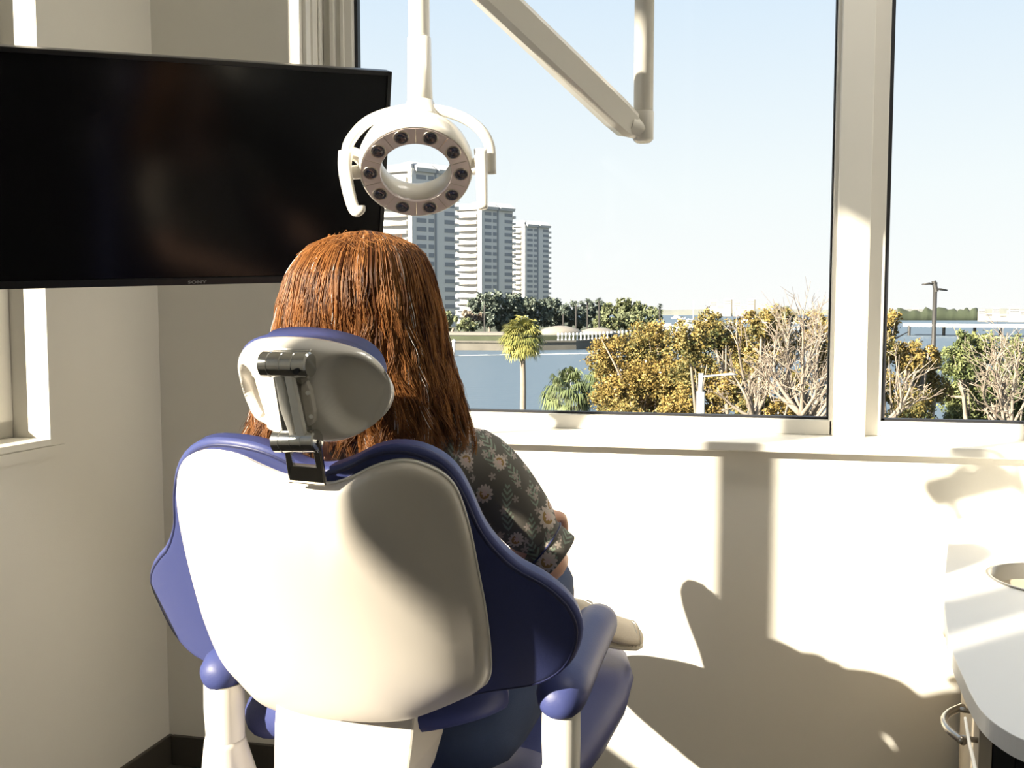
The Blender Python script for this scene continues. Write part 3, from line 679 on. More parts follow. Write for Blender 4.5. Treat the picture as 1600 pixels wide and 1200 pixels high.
body = skin_obj('body', nodes, edges, rad, M['skin'], person)
# head with face, in its own frame (faces +Y)
mb = MB(); NR, NS = 28, 20; rings = []
for k in range(1, NS):
    th = PI*k/NS; ring = []
    for j in range(NR):
        q = 2*PI*j/NR; x, y, z = math.sin(th)*math.cos(q), math.sin(th)*math.sin(q), -math.cos(th)
        taper = 1-.28*max(0, -z-.1)
        px_, py_, pz_ = x*.072*taper, y*.092*(1-.12*max(0, -z)), z*.112
        if y > .3:
            nose = math.exp(-((x*.072)/.011)**2-((z*.112+.016)/.02)**2); py_ += .026*nose
            py_ -= .010*(math.exp(-((abs(x)*.072-.030)/.014)**2-((z*.112-.008)/.012)**2))
            py_ += .008*math.exp(-((x*.072)/.022)**2-((z*.112+.052)/.007)**2)
            py_ += .010*math.exp(-((x*.072)/.02)**2-((z*.112+.092)/.014)**2)
        ring.append(hc+V(px_, py_, pz_))
    rings.append(ring)
mb.loft(rings); head = obj('head', mb, M['skin'], person, smooth=True)
M['eyew'] = mat('eye_white', (.8, .78, .75), .2); M['eyec'] = mat('eye_iris', (.10, .07, .04), .2); M['lips'] = mat('lips', (.55, .22, .18), .4)
for s in (-1, 1):
    e_ = hc+V(s*.030, .073, .008); ey = obj('eye', MB().ball(e_, .0115), M['eyew'], head, smooth=True)
    obj('ear', MB().ball(hc+V(s*.074, .0, -.002), (.008, .018, .03)), M['skin'], head, smooth=True)
    obj('iris', MB().ball(e_+V(0, .0085, 0), (.005, .004, .005)), M['eyec'], head, smooth=True)
    obj('eyebrow', MB().tube([hc+V(s*.016, .088, .026), hc+V(s*.03, .086, .031), hc+V(s*.045, .077, .026)], .0028, 6), M['hair'], head, smooth=True)
obj('mouth', MB().tube([hc+V(-.021, .083, -.052), hc+V(-.008, .0955, -.049), hc+V(.008, .0955, -.049), hc+V(.021, .083, -.052)], .0048, 8), M['lips'], head, smooth=True)
# jeans
jn = []; je = []; jr = []
def jd(p, r, l=None):
    jn.append(p); jr.append(r)
    if l is not None: je.append((l, len(jn)-1))
    return len(jn)-1
j0 = jd(pel+V(0, 0, .02), (.19, .135))
jd(bel+V(0, 0, -.04), (.14, .105), j0)
for h_, k_, a_ in ((hipR, kR, aR), (hipL, kL, aL)):
    q = jd(h_, .115, j0); q = jd(h_*.5+k_*.5, .092, q); q = jd(k_*.88+h_*.12, .07, q); q = jd(k_+V(0, .01, .0), .074, q); q = jd(k_*.6+a_*.4, .072, q); q = jd(k_*.12+a_*.88, .062, q)
skin_obj('jeans', jn, je, jr, M['jeans'], person)
# shirt: torso and right/left sleeves
sn = []; se = []; sr = []
def shd(p, r, l=None):
    sn.append(p); sr.append(r)
    if l is not None: se.append((l, len(sn)-1))
    return len(sn)-1
q0 = shd(bel+V(0, .02, -.07), (.16, .105)); q1 = shd(bel+V(0, .01, .02), (.16, .118), q0); q2 = shd(che, (.165, .125), q1); q3 = shd(upc, (.145, .10), q2); shd(nk+V(0, 0, -.03), (.072, .068), q3)
a = shd(upc*.5+sR*.5+V(0, 0, .012), .080, q3); a = shd(sR+V(0, 0, .0), .070, a); a = shd(sR*.5+cuf*.5+V(0, 0, .002), .060, a); a = shd(cuf+V(.0, .005, 0), .050, a)
a = shd(upc*.5+sL*.5+V(0, 0, .012), .080, q3); a = shd(sL, .070, a); a = shd(sL*.5+elL*.5, .060, a); a = shd(sL*.2+elL*.8, .052, a)
shirt = skin_obj('shirt', sn, se, sr, M['shirt'], person)
# turned-up cuff of the right sleeve
cd = cuf-sR; cd /= np.linalg.norm(cd)
t2 = P(874, 869, 1.63)-P(838, 852, 1.63); t2 = P(895, 840, 1.62)-P(850, 898, 1.62); t2 /= np.linalg.norm(t2)
ax2 = np.cross(t2, c_f); ax2 /= np.linalg.norm(ax2)
if ax2 @ cd < 0: ax2 = -ax2
c2 = np.cross(ax2, t2)
def cuffring(px, py, r1, r2):
    c0 = P(px, py, 1.63); return [c0+t2*math.cos(q)*r1+c2*math.sin(q)*r2 for q in [2*PI*j/28 for j in range(28)]]
mb = MB(); mb.loft([cuffring(838, 840, .03, .035), cuffring(843, 845, .044, .050), cuffring(852, 853, .0435, .050), cuffring(873, 869, .042, .050), cuffring(874, 870, .041, .048), cuffring(873, 869, .038, .046), cuffring(852, 852, .036, .044)], cap=False)
obj('sleeve_cuff', mb, M['shirt'], person, smooth=True)
mb = MB(); mb.loft([cuffring(834, 838, .033, .040), cuffring(845, 846, .0345, .042), cuffring(858, 858, .0345, .042), cuffring(859, 859, .0335, .041), cuffring(845, 846, .032, .040)], cap=False)
mb = MB(); seam = cuffring(850, 851, .0446, .0512); mb.tube(seam, .0014, 6, closed=True); obj('cuff_seam', mb, M['navydark'], person)
mb = MB(); wd = (wrR-elb)/np.linalg.norm(wrR-elb); mb.lathe(wrR-wd*.012, wd, [(.0275, 0), (.029, .001), (.029, .02), (.0275, .021)], 24); obj('wrist_band', mb, M['black'], person, smooth=True)
# shoes
def shoe(heel, fwd, upv, L=.255, nm='shoe', W=1.0):
    fwd = fwd/np.linalg.norm(fwd); upv = upv-fwd*(upv@fwd); upv /= np.linalg.norm(upv); sv = np.cross(fwd, upv)
    def sec(x, w_, h0, h1, n=16):
        out = []
        for j in range(n):
            q = 2*PI*j/n; out.append(heel+fwd*x+sv*math.cos(q)*w_*W*(1 if math.sin(q) < .3 else .82)+upv*(h0+(h1-h0)*(math.sin(q)+1)/2))
        return out
    mb = MB(); mb.loft([sec(*a) for a in ((-.004, .015, .02, .06), (.004, .028, .012, .085), (.03, .034, .012, .10), (.07, .035, .012, .098), (.11, .038, .012, .082), (.15, .043, .012, .068), (.19, .046, .012, .056), (.225, .042, .012, .05), (.245, .030, .012, .042), (.256, .012, .018, .032))])
    o = obj(nm, mb, M['canvas'], person, smooth=True)
    mb = MB(); mb.loft([[heel+fwd*x+sv*math.cos(q)*w_+upv*(.010+.012*math.sin(q)) for q in [2*PI*j/16 for j in range(16)]] for x, w_ in ((-.008, .012), (0, .03), (.03, .037), (.08, .037), (.15, .047), (.2, .050), (.235, .045), (.256, .030), (.264, .01))]); obj('sole', mb, M['rubber'], o, smooth=True)
    for k in range(5):
        x = .235-.010*k-.02*(k > 3)
        mb = MB(); mb.tube([heel+fwd*x+sv*math.cos(q)*(.047-.001*abs(k-2))+upv*(.020+.030*max(0, math.sin(q))*1.02) for q in np.linspace(PI*.0, PI, 9)], .0016, 6); obj('toe_rib', mb, M['rubber'], o)
    for k in range(5):
        x = .085+.02*k
        mb = MB(); mb.tube([heel+fwd*x-sv*.02+upv*(.090-.011*k), heel+fwd*(x+.004)+upv*(.098-.0115*k), heel+fwd*x+sv*.02+upv*(.090-.011*k)], .0025, 6); obj('lace', mb, M['rubber'], o)
    return o
hR = P(908, 962, 2.40); tR = P(1004, 975, 2.46)
shoe(tR-(tR-hR)/np.linalg.norm(tR-hR)*.25+V(-.018, 0, -.048), tR-hR, V(-.15, -.45, .85), W=1.2)
shoe(V(-.455, 2.415, .69), V(-.02, .30, .95), V(0, -.95, .3))
# hair: a solid inner cap and several thousand fine strands in wavy locks
ppm = 1.47/F
ROWS = [(361, 568, 580, .012), (365, 540, 604, .040), (371, 519, 622, .060), (384, 491, 647, .084), (400, 473, 661, .098), (430, 454, 674, .110), (480, 441, 686, .115), (525, 434, 694, .112), (570, 427, 703, .108), (610, 418, 714, .105), (650, 402, 724, .100), (695, 385, 734, .092)]
ry = np.array([r[0] for r in ROWS], float)
def henv(y):
    xl = np.interp(y, ry, [r[1] for r in ROWS]); xr = np.interp(y, ry, [r[2] for r in ROWS]); b = np.interp(y, ry, [r[3] for r in ROWS])
    return (xl+xr)/2, (xr-xl)/2, b
hx_ = c_r.copy(); hyv = V(-c_r[1], c_r[0], 0)
def hpos(y, phi, rho):
    cx, a, b = henv(y)
    c0 = EYE+c_f*1.47+c_r*((cx-800)*ppm)[..., None] - c_u*((y-600)*ppm)[..., None]
    a = a*ppm
    return c0+(np.sin(phi)*rho*a)[..., None]*hx_-(np.cos(phi)*rho*b)[..., None]*hyv
mb = MB(); rings = []
for y in (368, 376, 390, 410, 440, 480, 525, 570, 610, 650, 675):
    rings.append([hpos(np.array(float(y)), np.array(f), np.array(.9)) for f in np.linspace(-2.2, 2.2, 40)]+[hpos(np.array(float(y)), np.array(f), np.array(.62 if y > 405 else .9)) for f in np.linspace(2.3 if y > 405 else 2.4, -2.3 if y > 405 else -2.4, 24)])
mb.loft(rings); hair = obj('hair', mb, M['hair'], person, smooth=True)
at = hair.data.attributes.new('v', 'FLOAT', 'FACE'); at.data.foreach_set('value', [.12]*len(hair.data.polygons))
NG, PER, K = 330, 32, 22
allv = []; allf = []; vals = []
gphi = np.sort(rng.uniform(-2.15, 2.15, NG)); vb = 0
s_ = np.linspace(0, 1, K)
for gi in range(NG):
    layer = rng.choice([1.02, .98, .93], p=[.42, .33, .25]); y0 = rng.choice([361.5, 362.5, 365, 372]) if rng.random() < .75 else rng.uniform(366, 410)
    gp = gphi[gi]; yend = rng.uniform(640, 704) if abs(gp) < 1.7 else rng.uniform(640, 690)
    ph1, ph2 = rng.uniform(0, 6.28, 2); f1 = rng.uniform(1.5, 3.0); f2 = rng.uniform(3.2, 5.5); amp = rng.uniform(.04, .10); lv = rng.uniform(.12, .82)
    N_ = PER if layer > .95 else PER//2
    for k in range(N_):
        o1, o2 = rng.normal(0, 1, 2)
        pinch = .043*(1-.62*s_**.8)
        phi = gp+o1*pinch+amp*(s_**.9)*np.sin(2*PI*f1*s_+ph1)+.3*amp*np.sin(2*PI*f2*s_+ph2)*s_+rng.normal(0, .004)
        rho = layer+o2*.014*(1-.5*s_)+rng.normal(0, .006)+.045*np.sin(2*PI*f1*s_+ph2)*s_+rng.normal(0, .004)
        fly = rng.random() < .02
        if fly: rho = rho+.05*s_*(rng.random()+.2)+.015*np.sin(2*PI*rng.uniform(2, 5)*s_+ph1)
        y = y0+(yend+rng.uniform(-14, 10)-y0)*(s_*.8+.2*s_**.7)
        y = y0+(y-y0)*1.0
        # strands start from a parting, and fan out round the crown
        p = hpos(y, phi, rho)
        r = (.00055 if not fly else .0003)*(1-.55*s_)
        t = np.gradient(p, axis=0); t /= np.linalg.norm(t, axis=1)[:, None]+1e-9
        a_ = np.cross(t, c_f[None, :]); a_ /= np.linalg.norm(a_, axis=1)[:, None]+1e-9; b_ = np.cross(t, a_)
        for q in (0, 2.094, 4.189): allv.append(p+(a_*math.cos(q)+b_*math.sin(q))*r[:, None])
        allf.append(vb); vb += 3*K
        vals.append(float(np.clip(lv+rng.normal(0, .17), 0, 1)))
# stray hairs above the crown
for k in range(70):
    f = rng.uniform(-1.9, 1.9); y = 372-np.sin(np.linspace(0, PI*rng.uniform(.5, 1.1), K))*rng.uniform(4, 18)+np.linspace(0, 25, K)
    y = np.clip(y, 352, 420); phi = f+np.linspace(0, rng.uniform(-.5, .5), K)+.12*np.sin(np.linspace(0, rng.uniform(3, 9), K))
    p = hpos(np.maximum(y, 372), phi, np.full(K, 1.03)+np.linspace(0, .06, K))+V(0, 0, 1)[None, :]*((372-np.minimum(y, 372))*ppm)[:, None]
    t = np.gradient(p, axis=0); t /= np.linalg.norm(t, axis=1)[:, None]+1e-9
    a_ = np.cross(t, c_f[None, :]); a_ /= np.linalg.norm(a_, axis=1)[:, None]+1e-9; b_ = np.cross(t, a_)
    for q in (0, 2.094, 4.189): allv.append(p+(a_*math.cos(q)+b_*math.sin(q))*.00028)
    allf.append(vb); vb += 3*K; vals.append(.7)
def fast_mesh(name, verts, quads, vals, m, parent, smooth=False, kind=None, tri=False):
    me = bpy.data.meshes.new(name); off = wloc(parent) if parent is not None else np.zeros(3)
    verts = np.asarray(verts)-off; nv = len(verts); nf, w_ = quads.shape
    me.vertices.add(nv); me.vertices.foreach_set('co', verts.astype(np.float32).ravel())
    me.loops.add(nf*w_); me.loops.foreach_set('vertex_index', quads.astype(np.int32).ravel())
    me.polygons.add(nf); me.polygons.foreach_set('loop_start', (np.arange(nf)*w_).astype(np.int32))
    if vals is not None:
        a = me.attributes.new('v', 'FLOAT', 'FACE'); a.data.foreach_set('value', np.asarray(vals, np.float32))
    if smooth: me.polygons.foreach_set('use_smooth', np.ones(nf, bool))
    me.update(calc_edges=True); me.validate()
    o = bpy.data.objects.new(name, me); COL.objects.link(o); me.materials.append(m)
    if parent is not None: o.parent = parent
    if kind: o['kind'] = kind
    return o
VV = np.concatenate(allv); base = np.array(allf)
i = np.arange(K-1); qd = []
for a_, b_ in ((0, 1), (1, 2), (2, 0)): qd.append(np.stack([a_*K+i, b_*K+i, b_*K+i+1, a_*K+i+1], 1))
qd = np.concatenate(qd); Q = (base[:, None, None]+qd[None]).reshape(-1, 4)
st = fast_mesh('hair_strands', VV, Q, np.repeat(vals, len(qd)), M['hair'], hair, smooth=True, kind='stuff')

# ================================================================ COUNTER, CABINET, SINK
CZ = .94
top_px = [(1506, 807), (1494, 811), (1487, 820), (1482, 845), (1478, 880), (1475, 925), (1477, 962), (1482, 995), (1492, 1028), (1505, 1058), (1518, 1086), (1535, 1112), (1560, 1134), (1600, 1156), (1660, 1172)]
tp = [PZ(a, b, CZ)[:2] for a, b in top_px]
tp[0][1] = min(tp[0][1], WY-.004)
tp = smooth_open([np.append(p, 0) for p in tp], 4)
tp = [p[:2] for p in tp]
pl = [(x, min(y, WY-.003)) for x, y in tp]+[(1.1, tp[-1][1]+.0), (WXR-.004, tp[-1][1]+.02), (WXR-.004, WY-.003), (tp[0][0]+.02, WY-.003)]
sink_c = PZ(1652, 907, CZ)[:2]; SR = abs(PZ(1549, 905, CZ)[0]-sink_c[0])*1.0
bm = bmesh.new()
def loopv(pts, z): 
    vs = [bm.verts.new((p[0], p[1], z)) for p in pts]; es = [bm.edges.new((vs[i], vs[(i+1) % len(vs)])) for i in range(len(vs))]; return vs, es
hole = [(sink_c[0]+SR*math.cos(2*PI*j/40), sink_c[1]+SR*math.sin(2*PI*j/40)) for j in range(40)]
_, e1 = loopv(pl, CZ); _, e2 = loopv(hole, CZ)
bmesh.ops.triangle_fill(bm, use_beauty=True, use_dissolve=False, edges=e1+e2)
g_ = bmesh.ops.extrude_face_region(bm, geom=bm.faces[:]); bmesh.ops.translate(bm, vec=(0, 0, -.03), verts=[v for v in g_['geom'] if isinstance(v, bmesh.types.BMVert)])
bmesh.ops.recalc_face_normals(bm, faces=bm.faces)
ctop = thing('countertop', V(1.3, 2.1, CZ-.03), 'white rounded countertop with a round sink hole along the window wall', 'countertop')
me = bpy.data.meshes.new('worktop'); bm.to_mesh(me); bm.free()
for v in me.vertices: v.co -= Vector((1.3, 2.1, CZ-.03))
o = bpy.data.objects.new('worktop', me); COL.objects.link(o); me.materials.append(M['counter']); o.parent = ctop
md = o.modifiers.new('bevel', 'BEVEL'); md.width = .004; md.segments = 2; md.limit_method = 'ANGLE'; md.angle_limit = math.radians(50)
sk = thing('sink', V(sink_c[0], sink_c[1], CZ-.15), 'round stainless steel sink set into the white counter', 'sink')
c3 = V(sink_c[0], sink_c[1], CZ)
obj('bowl', MB().lathe(c3-V(0, 0, .15), (0, 0, 1), [(.02, 0), (SR*.55, .002), (SR*.82, .02), (SR*.93, .06), (SR*.985, .145), (SR*.985, .151), (SR*1.03, .152), (SR*1.03, .1535), (SR*.965, .1535), (SR*.91, .062), (SR*.8, .025), (SR*.5, .007), (.02, .005)], 48), M['steel'], sk, smooth=True)
obj('drain', MB().lathe(c3-V(0, 0, .146), (0, 0, 1), [(.03, 0), (.032, .003), (.02, .004), (.001, .002)], 20), M['nickel'], sk, smooth=True)
# cabinet: its side panel and door fronts face left
ZT = CZ-.031
ncr = PZ(1531, 1112, ZT)[:2]; fcr = np.array([tp[2][0]+.015, WY-.02]); 
dv = fcr-ncr; Ld = np.linalg.norm(dv); dv /= Ld; nv = np.array([-dv[1], dv[0]])
def cf(s, o, z): p = ncr+dv*s+nv*o; return V(p[0], p[1], z)
if nv[0] > 0: nv = -nv
cab = thing('base_cabinet', V(1.2, 2.1, 0), 'beige base cabinet with arched nickel handles under the white counter', 'cabinet')
mb = MB(); mb.prism([cf(.125, -.02, .09), cf(Ld, -.02, .09), V(WXR-.006, WY-.006, .09), V(WXR-.006, ncr[1]+.15, .09), V(ncr[0]+.12, ncr[1]+.15, .09)], (0, 0, ZT-.09)); obj('carcass', mb, M['cab'], cab)
mb = MB(); mb.prism([cf(.18, -.06, 0), cf(Ld-.02, -.06, 0), V(WXR-.02, WY-.02, 0), V(WXR-.02, ncr[1]+.34, 0), V(ncr[0]+.14, ncr[1]+.2, 0)], (0, 0, .088)); obj('toe_kick', mb, M['black'], cab)
hpx = [(1497, 1092), (1475, 983), (1469, 934)]
seg = [-.002, Ld*.34, Ld*.66, Ld-.002]
for i in range(3):
    s0, s1 = seg[i]+.002, seg[i+1]-.002
    for z0, z1, nm in ((ZT-.17, ZT-.006, 'drawer'), (.095, ZT-.174, 'door')):
        mb = MB(); mb.prism([cf(s0, 0, z0), cf(s1, 0, z0), cf(s1, -.018, z0), cf(s0, -.018, z0)], (0, 0, z1-z0)); d_ = obj(nm, mb, M['cab'], cab, bevel=.0012)
        if nm == 'drawer':
            sm_, zm, hl = (s0+s1)/2 if i else s0+.085, (z0+z1)/2+.0, .072
            if i == 0: zm = ZT-.055
            pts = smooth_open([cf(sm_-hl, .020, zm), cf(sm_-hl*.5, .040, zm), cf(sm_, .047, zm), cf(sm_+hl*.5, .040, zm), cf(sm_+hl, .020, zm)], 6)
            mb = MB(); mb.tube(pts, .006, 10); hd = obj('handle', mb, M['nickel'], d_, smooth=True)
            for q in (-1, 1):
                mb = MB(); mb.tube([cf(sm_+q*hl*.8, -.001, zm), cf(sm_+q*hl*.8, .028, zm)], .0045, 8); obj('handle_post', mb, M['nickel'], d_, smooth=True)
# black knee space / appliance to the right of the end panel
bk = thing('under_counter_unit', V(ncr[0]+.5, ncr[1]+.3, 0), 'black unit standing under the rounded end of the white counter', 'appliance')
ux = V(1, .06, 0); ux /= np.linalg.norm(ux)
p0 = cf(.0, -.0195, 0)
mb = MB(); mb.prism([p0, p0+ux*.03, p0+ux*.03+V(0, .09, 0), p0+V(0, .09, 0)], (0, 0, ZT-.003)); obj('side_panel', mb, M['black'], bk, bevel=.001)
p1 = p0+ux*.034+V(0, .01, 0)
mb = MB(); mb.prism([p1, p1+ux*.9, p1+ux*.9+V(0, .05, 0), p1+V(0, .07, 0)], (0, 0, ZT-.006)); obj('front_panel', mb, M['black'], bk, bevel=.001)
# thin cord hanging from the handle
c0 = PL(1508, 1122, cf(.08, .03, .85), np.append(nv, 0)); c1 = PL(1524, 1204, cf(.02, .03, .7), np.append(nv, 0))
mb = MB(); mb.tube(smooth_open([c0, c0*.5+c1*.5+V(0, 0, -.003), c1, c1+(c1-c0)*2*V(1, 1, 1)]), .0016, 6); tag(obj('cord', mb, M['trim'], smooth=True), 'thin pale cord hanging from the nearest cabinet handle', 'cord')

# ================================================================ OUTSIDE
GZ = -5.0; WZ = -6.4
mb = MB(); mb.bb((-700, 20, WZ-1), (1500, 5000, WZ)); obj('bay_water', mb, M['water'], kind='structure')
mb = MB(); a = [V(-60, WY+.4, GZ), V(60, WY+.4, GZ), V(60, 44, GZ), V(10, 40, GZ), V(-60, 60, GZ)]
mb.prism(a, (0, 0, -2)); obj('near_ground', mb, M['grass'], kind='structure')
def atz(px, py, z): return PZ(px, py, z)
# --- leaf builder: quads with a random shade each
def leaves(centres, normals_r, size, vals, aspect=1.8):
    n = len(centres); a = rng.normal(size=(n, 3)); a /= np.linalg.norm(a, axis=1)[:, None]
    b = rng.normal(size=(n, 3)); b -= a*(a*b).sum(1)[:, None]; b /= np.linalg.norm(b, axis=1)[:, None]
    s = (size*rng.uniform(.6, 1.3, n))[:, None]
    c = np.cross(a, b)
    v = np.stack([centres-a*s*aspect/2, centres+b*s/2+c*s*.15, centres+a*s*aspect/2, centres-b*s/2+c*s*.15], 1).reshape(-1, 3)
    return v, np.arange(4*n).reshape(-1, 4)
def blob_pts(c, r, n, shell=.55):
    d = rng.normal(size=(n, 3)); d /= np.linalg.norm(d, axis=1)[:, None]
    rr = (shell+(1-shell)*rng.random(n))[:, None]
    return c+d*rr*r, rr[:, 0], d
def tree(name, label, px0, blobs, d, leafm, size, dens, base_px, group=None, trunk_r=.12, branch=True, twigs=0, bark='bark', spread=1.0, leaf_var=.0, clump=10, low=None):
    """blobs: (px, py, rx_px, rz_px) each a mass of foliage at distance d"""
    bx = P(base_px, 700, d); root = V(bx[0], bx[1], GZ if low is None else low)
    t = thing(name, root, label, 'tree', group)
    pts = []; vals = []; cs = []
    for (px, py, rx, rz) in blobs:
        dd = d*(1+rng.uniform(-.06, .06)*spread); c = P(px, py, dd); r = V(rx/F*dd, rx/F*dd, rz/F*dd); cs.append((c, r))
        nc = max(4, int(dens*rx*rz/clump))
        cp, rr, dirs = blob_pts(c, r, nc, .35)
        tone = rng.uniform(-.18, .18)
        for q in range(nc):
            k = int(rng.integers(26, 52)); pp = cp[q]+rng.normal(size=(k, 3))*r.mean()*.10
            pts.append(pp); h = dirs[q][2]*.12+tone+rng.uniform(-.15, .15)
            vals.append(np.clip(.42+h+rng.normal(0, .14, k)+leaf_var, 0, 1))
    C = np.concatenate(pts); Vv = np.concatenate(vals); v, q = leaves(C, None, size, None)
    fast_mesh('foliage', v, q, Vv, leafm, t, kind='stuff')
    mb = MB()
    c_all = np.mean([c for c, r in cs], 0)
    fork = root*.45+np.array([c_all[0], c_all[1], min(c_all[2], root[2]+3)])*.55
    fork[2] = min(fork[2], c_all[2]-.3)
    mb.tube(smooth_open([root, root*.6+fork*.4+V(rng.uniform(-.1, .1), 0, 0), fork], 4), list(np.linspace(trunk_r*1.2, trunk_r*.8, 9)), 8); obj('trunk', mb, M[bark], t, smooth=True)
    if branch:
        mb = MB()
        for c, r in cs:
            mid = fork*.5+c*.5+rng.normal(size=3)*.15*np.linalg.norm(c-fork)*.5; mid[2] = max(mid[2], fork[2]+.05)
            p = smooth_open([fork, mid, c+V(0, 0, r[2]*.3)], 4); mb.tube(p, list(np.linspace(trunk_r*.6, trunk_r*.16, len(p))), 6)
            for _ in range(3):
                a_ = p[int(rng.integers(3, len(p)-1))]; e_ = c+rng.normal(size=3)*r*.6; m_ = (a_+e_)/2+rng.normal(size=3)*.06
                mb.tube([a_, m_, e_], [trunk_r*.25, trunk_r*.17, trunk_r*.06], 5)
        o = obj('branches', mb, M[bark], t, smooth=True); o['kind'] = 'stuff'
    return t
# --- bare twiggy branches in pixel terms
def bare_tree(name, label, d, base_px, base_py, tips, group=None, r0=.06, n_sub=10, thin=.006):
    root = P(base_px, base_py, d); gr = V(root[0], root[1]+.0, GZ)
    t = thing(name, gr, label, 'tree', group); mb = MB(); mt = MB()
    p = smooth_open([gr, (gr+root)/2+V(.1, 0, 0), root], 4); mb.tube(p, list(np.linspace(r0*1.5, r0, len(p))), 8)
    for (px, py) in tips:
        dd = d*(1+rng.uniform(-.05, .05)); e_ = P(px, py, dd); m_ = root*.5+e_*.5+rng.normal(size=3)*.12*V(1, 1, .6)
        q = smooth_open([root, m_, e_], 6); mb.tube(q, list(np.linspace(r0*.7, thin*1.5, len(q))), 6)
        for _ in range(n_sub):
            k = int(rng.integers(3, len(q)-1)); a_ = q[k]; dr_ = (e_-root)/np.linalg.norm(e_-root)+rng.normal(size=3)*.55+V(0, 0, .3); dr_ /= np.linalg.norm(dr_)
            L = rng.uniform(.3, .75)*np.linalg.norm(e_-root)*.5; b_ = a_+dr_*L*.5+rng.normal(size=3)*.04; c_ = a_+dr_*L+rng.normal(size=3)*.08+V(0, 0, .06)
            mt.tube([a_, b_, c_], [thin*1.6, thin*1.1, thin*.5], 4)
            for _ in range(3):
                e2 = b_+(c_-b_)*rng.random()+0; d2 = dr_+rng.normal(size=3)*.5; mt.tube([e2, e2+d2*L*.3], [thin*.8, thin*.4], 3)
    obj('trunk', mb, M['bark'], t, smooth=True)
    o = obj('twigs', mt, M['twig'], t); o['kind'] = 'stuff'
    at = o.data.attributes.new('v', 'FLOAT', 'FACE'); at.data.foreach_set('value', rng.random(len(o.data.polygons)).astype(np.float32))
    return t
NEAR = 'leafy trees close below the window'
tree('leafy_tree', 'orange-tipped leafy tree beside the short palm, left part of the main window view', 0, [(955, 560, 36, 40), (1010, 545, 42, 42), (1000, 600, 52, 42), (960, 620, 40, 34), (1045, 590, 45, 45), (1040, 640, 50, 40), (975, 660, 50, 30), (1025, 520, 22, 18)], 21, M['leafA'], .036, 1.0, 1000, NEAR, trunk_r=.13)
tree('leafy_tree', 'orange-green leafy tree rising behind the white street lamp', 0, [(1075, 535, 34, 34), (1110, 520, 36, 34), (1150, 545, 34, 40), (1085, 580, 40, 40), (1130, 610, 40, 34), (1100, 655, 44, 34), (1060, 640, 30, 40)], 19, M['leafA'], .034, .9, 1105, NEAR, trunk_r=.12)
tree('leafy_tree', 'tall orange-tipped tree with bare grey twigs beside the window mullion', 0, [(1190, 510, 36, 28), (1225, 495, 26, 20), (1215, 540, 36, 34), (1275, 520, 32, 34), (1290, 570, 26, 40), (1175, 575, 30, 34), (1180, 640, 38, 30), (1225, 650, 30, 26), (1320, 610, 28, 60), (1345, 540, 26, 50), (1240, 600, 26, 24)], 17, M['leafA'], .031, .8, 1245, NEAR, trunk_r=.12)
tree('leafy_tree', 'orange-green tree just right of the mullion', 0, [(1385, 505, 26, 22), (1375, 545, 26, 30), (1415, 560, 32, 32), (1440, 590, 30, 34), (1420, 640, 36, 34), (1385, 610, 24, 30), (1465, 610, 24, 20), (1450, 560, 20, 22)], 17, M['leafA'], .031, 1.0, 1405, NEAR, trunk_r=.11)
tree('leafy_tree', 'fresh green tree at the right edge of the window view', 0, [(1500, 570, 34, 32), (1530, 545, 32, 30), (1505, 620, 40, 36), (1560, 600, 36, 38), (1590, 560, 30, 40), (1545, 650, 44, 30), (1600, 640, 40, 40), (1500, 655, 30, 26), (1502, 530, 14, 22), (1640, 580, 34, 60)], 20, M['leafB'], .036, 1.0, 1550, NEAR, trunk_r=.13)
BARE = 'bare pale-branched shrubs among the near trees'
bare_tree('bare_tree', 'bare pale-branched tree standing directly behind the white street lamp arm', 15.5, 1178, 655, [(1140, 575), (1160, 560), (1195, 600), (1120, 610), (1205, 560), (1150, 520)], BARE, .05)
bare_tree('bare_tree', 'bare grey-twigged tree touching the mullion in the main pane', 15, 1252, 650, [(1215, 510), (1235, 500), (1255, 490), (1275, 505), (1295, 520), (1300, 560), (1200, 560), (1285, 590), (1230, 540), (1310, 500)], BARE, .055, n_sub=22)
bare_tree('bare_tree', 'bare pale tree leaning at the lower corner beside the mullion', 14, 1262, 672, [(1300, 625), (1325, 600), (1340, 560)], BARE, .045)
bare_tree('bare_tree', 'bare tan tree low in the right pane beside the mullion', 14.5, 1378, 668, [(1400, 560), (1430, 580), (1372, 570), (1385, 600), (1445, 620), (1360, 560)], BARE, .045)
bare_tree('bare_tree', 'bare tan twiggy tree at the far right of the view', 16, 1580, 668, [(1555, 540), (1575, 520), (1600, 530), (1590, 560), (1620, 560), (1565, 590), (1545, 570)], BARE, .04, n_sub=22)
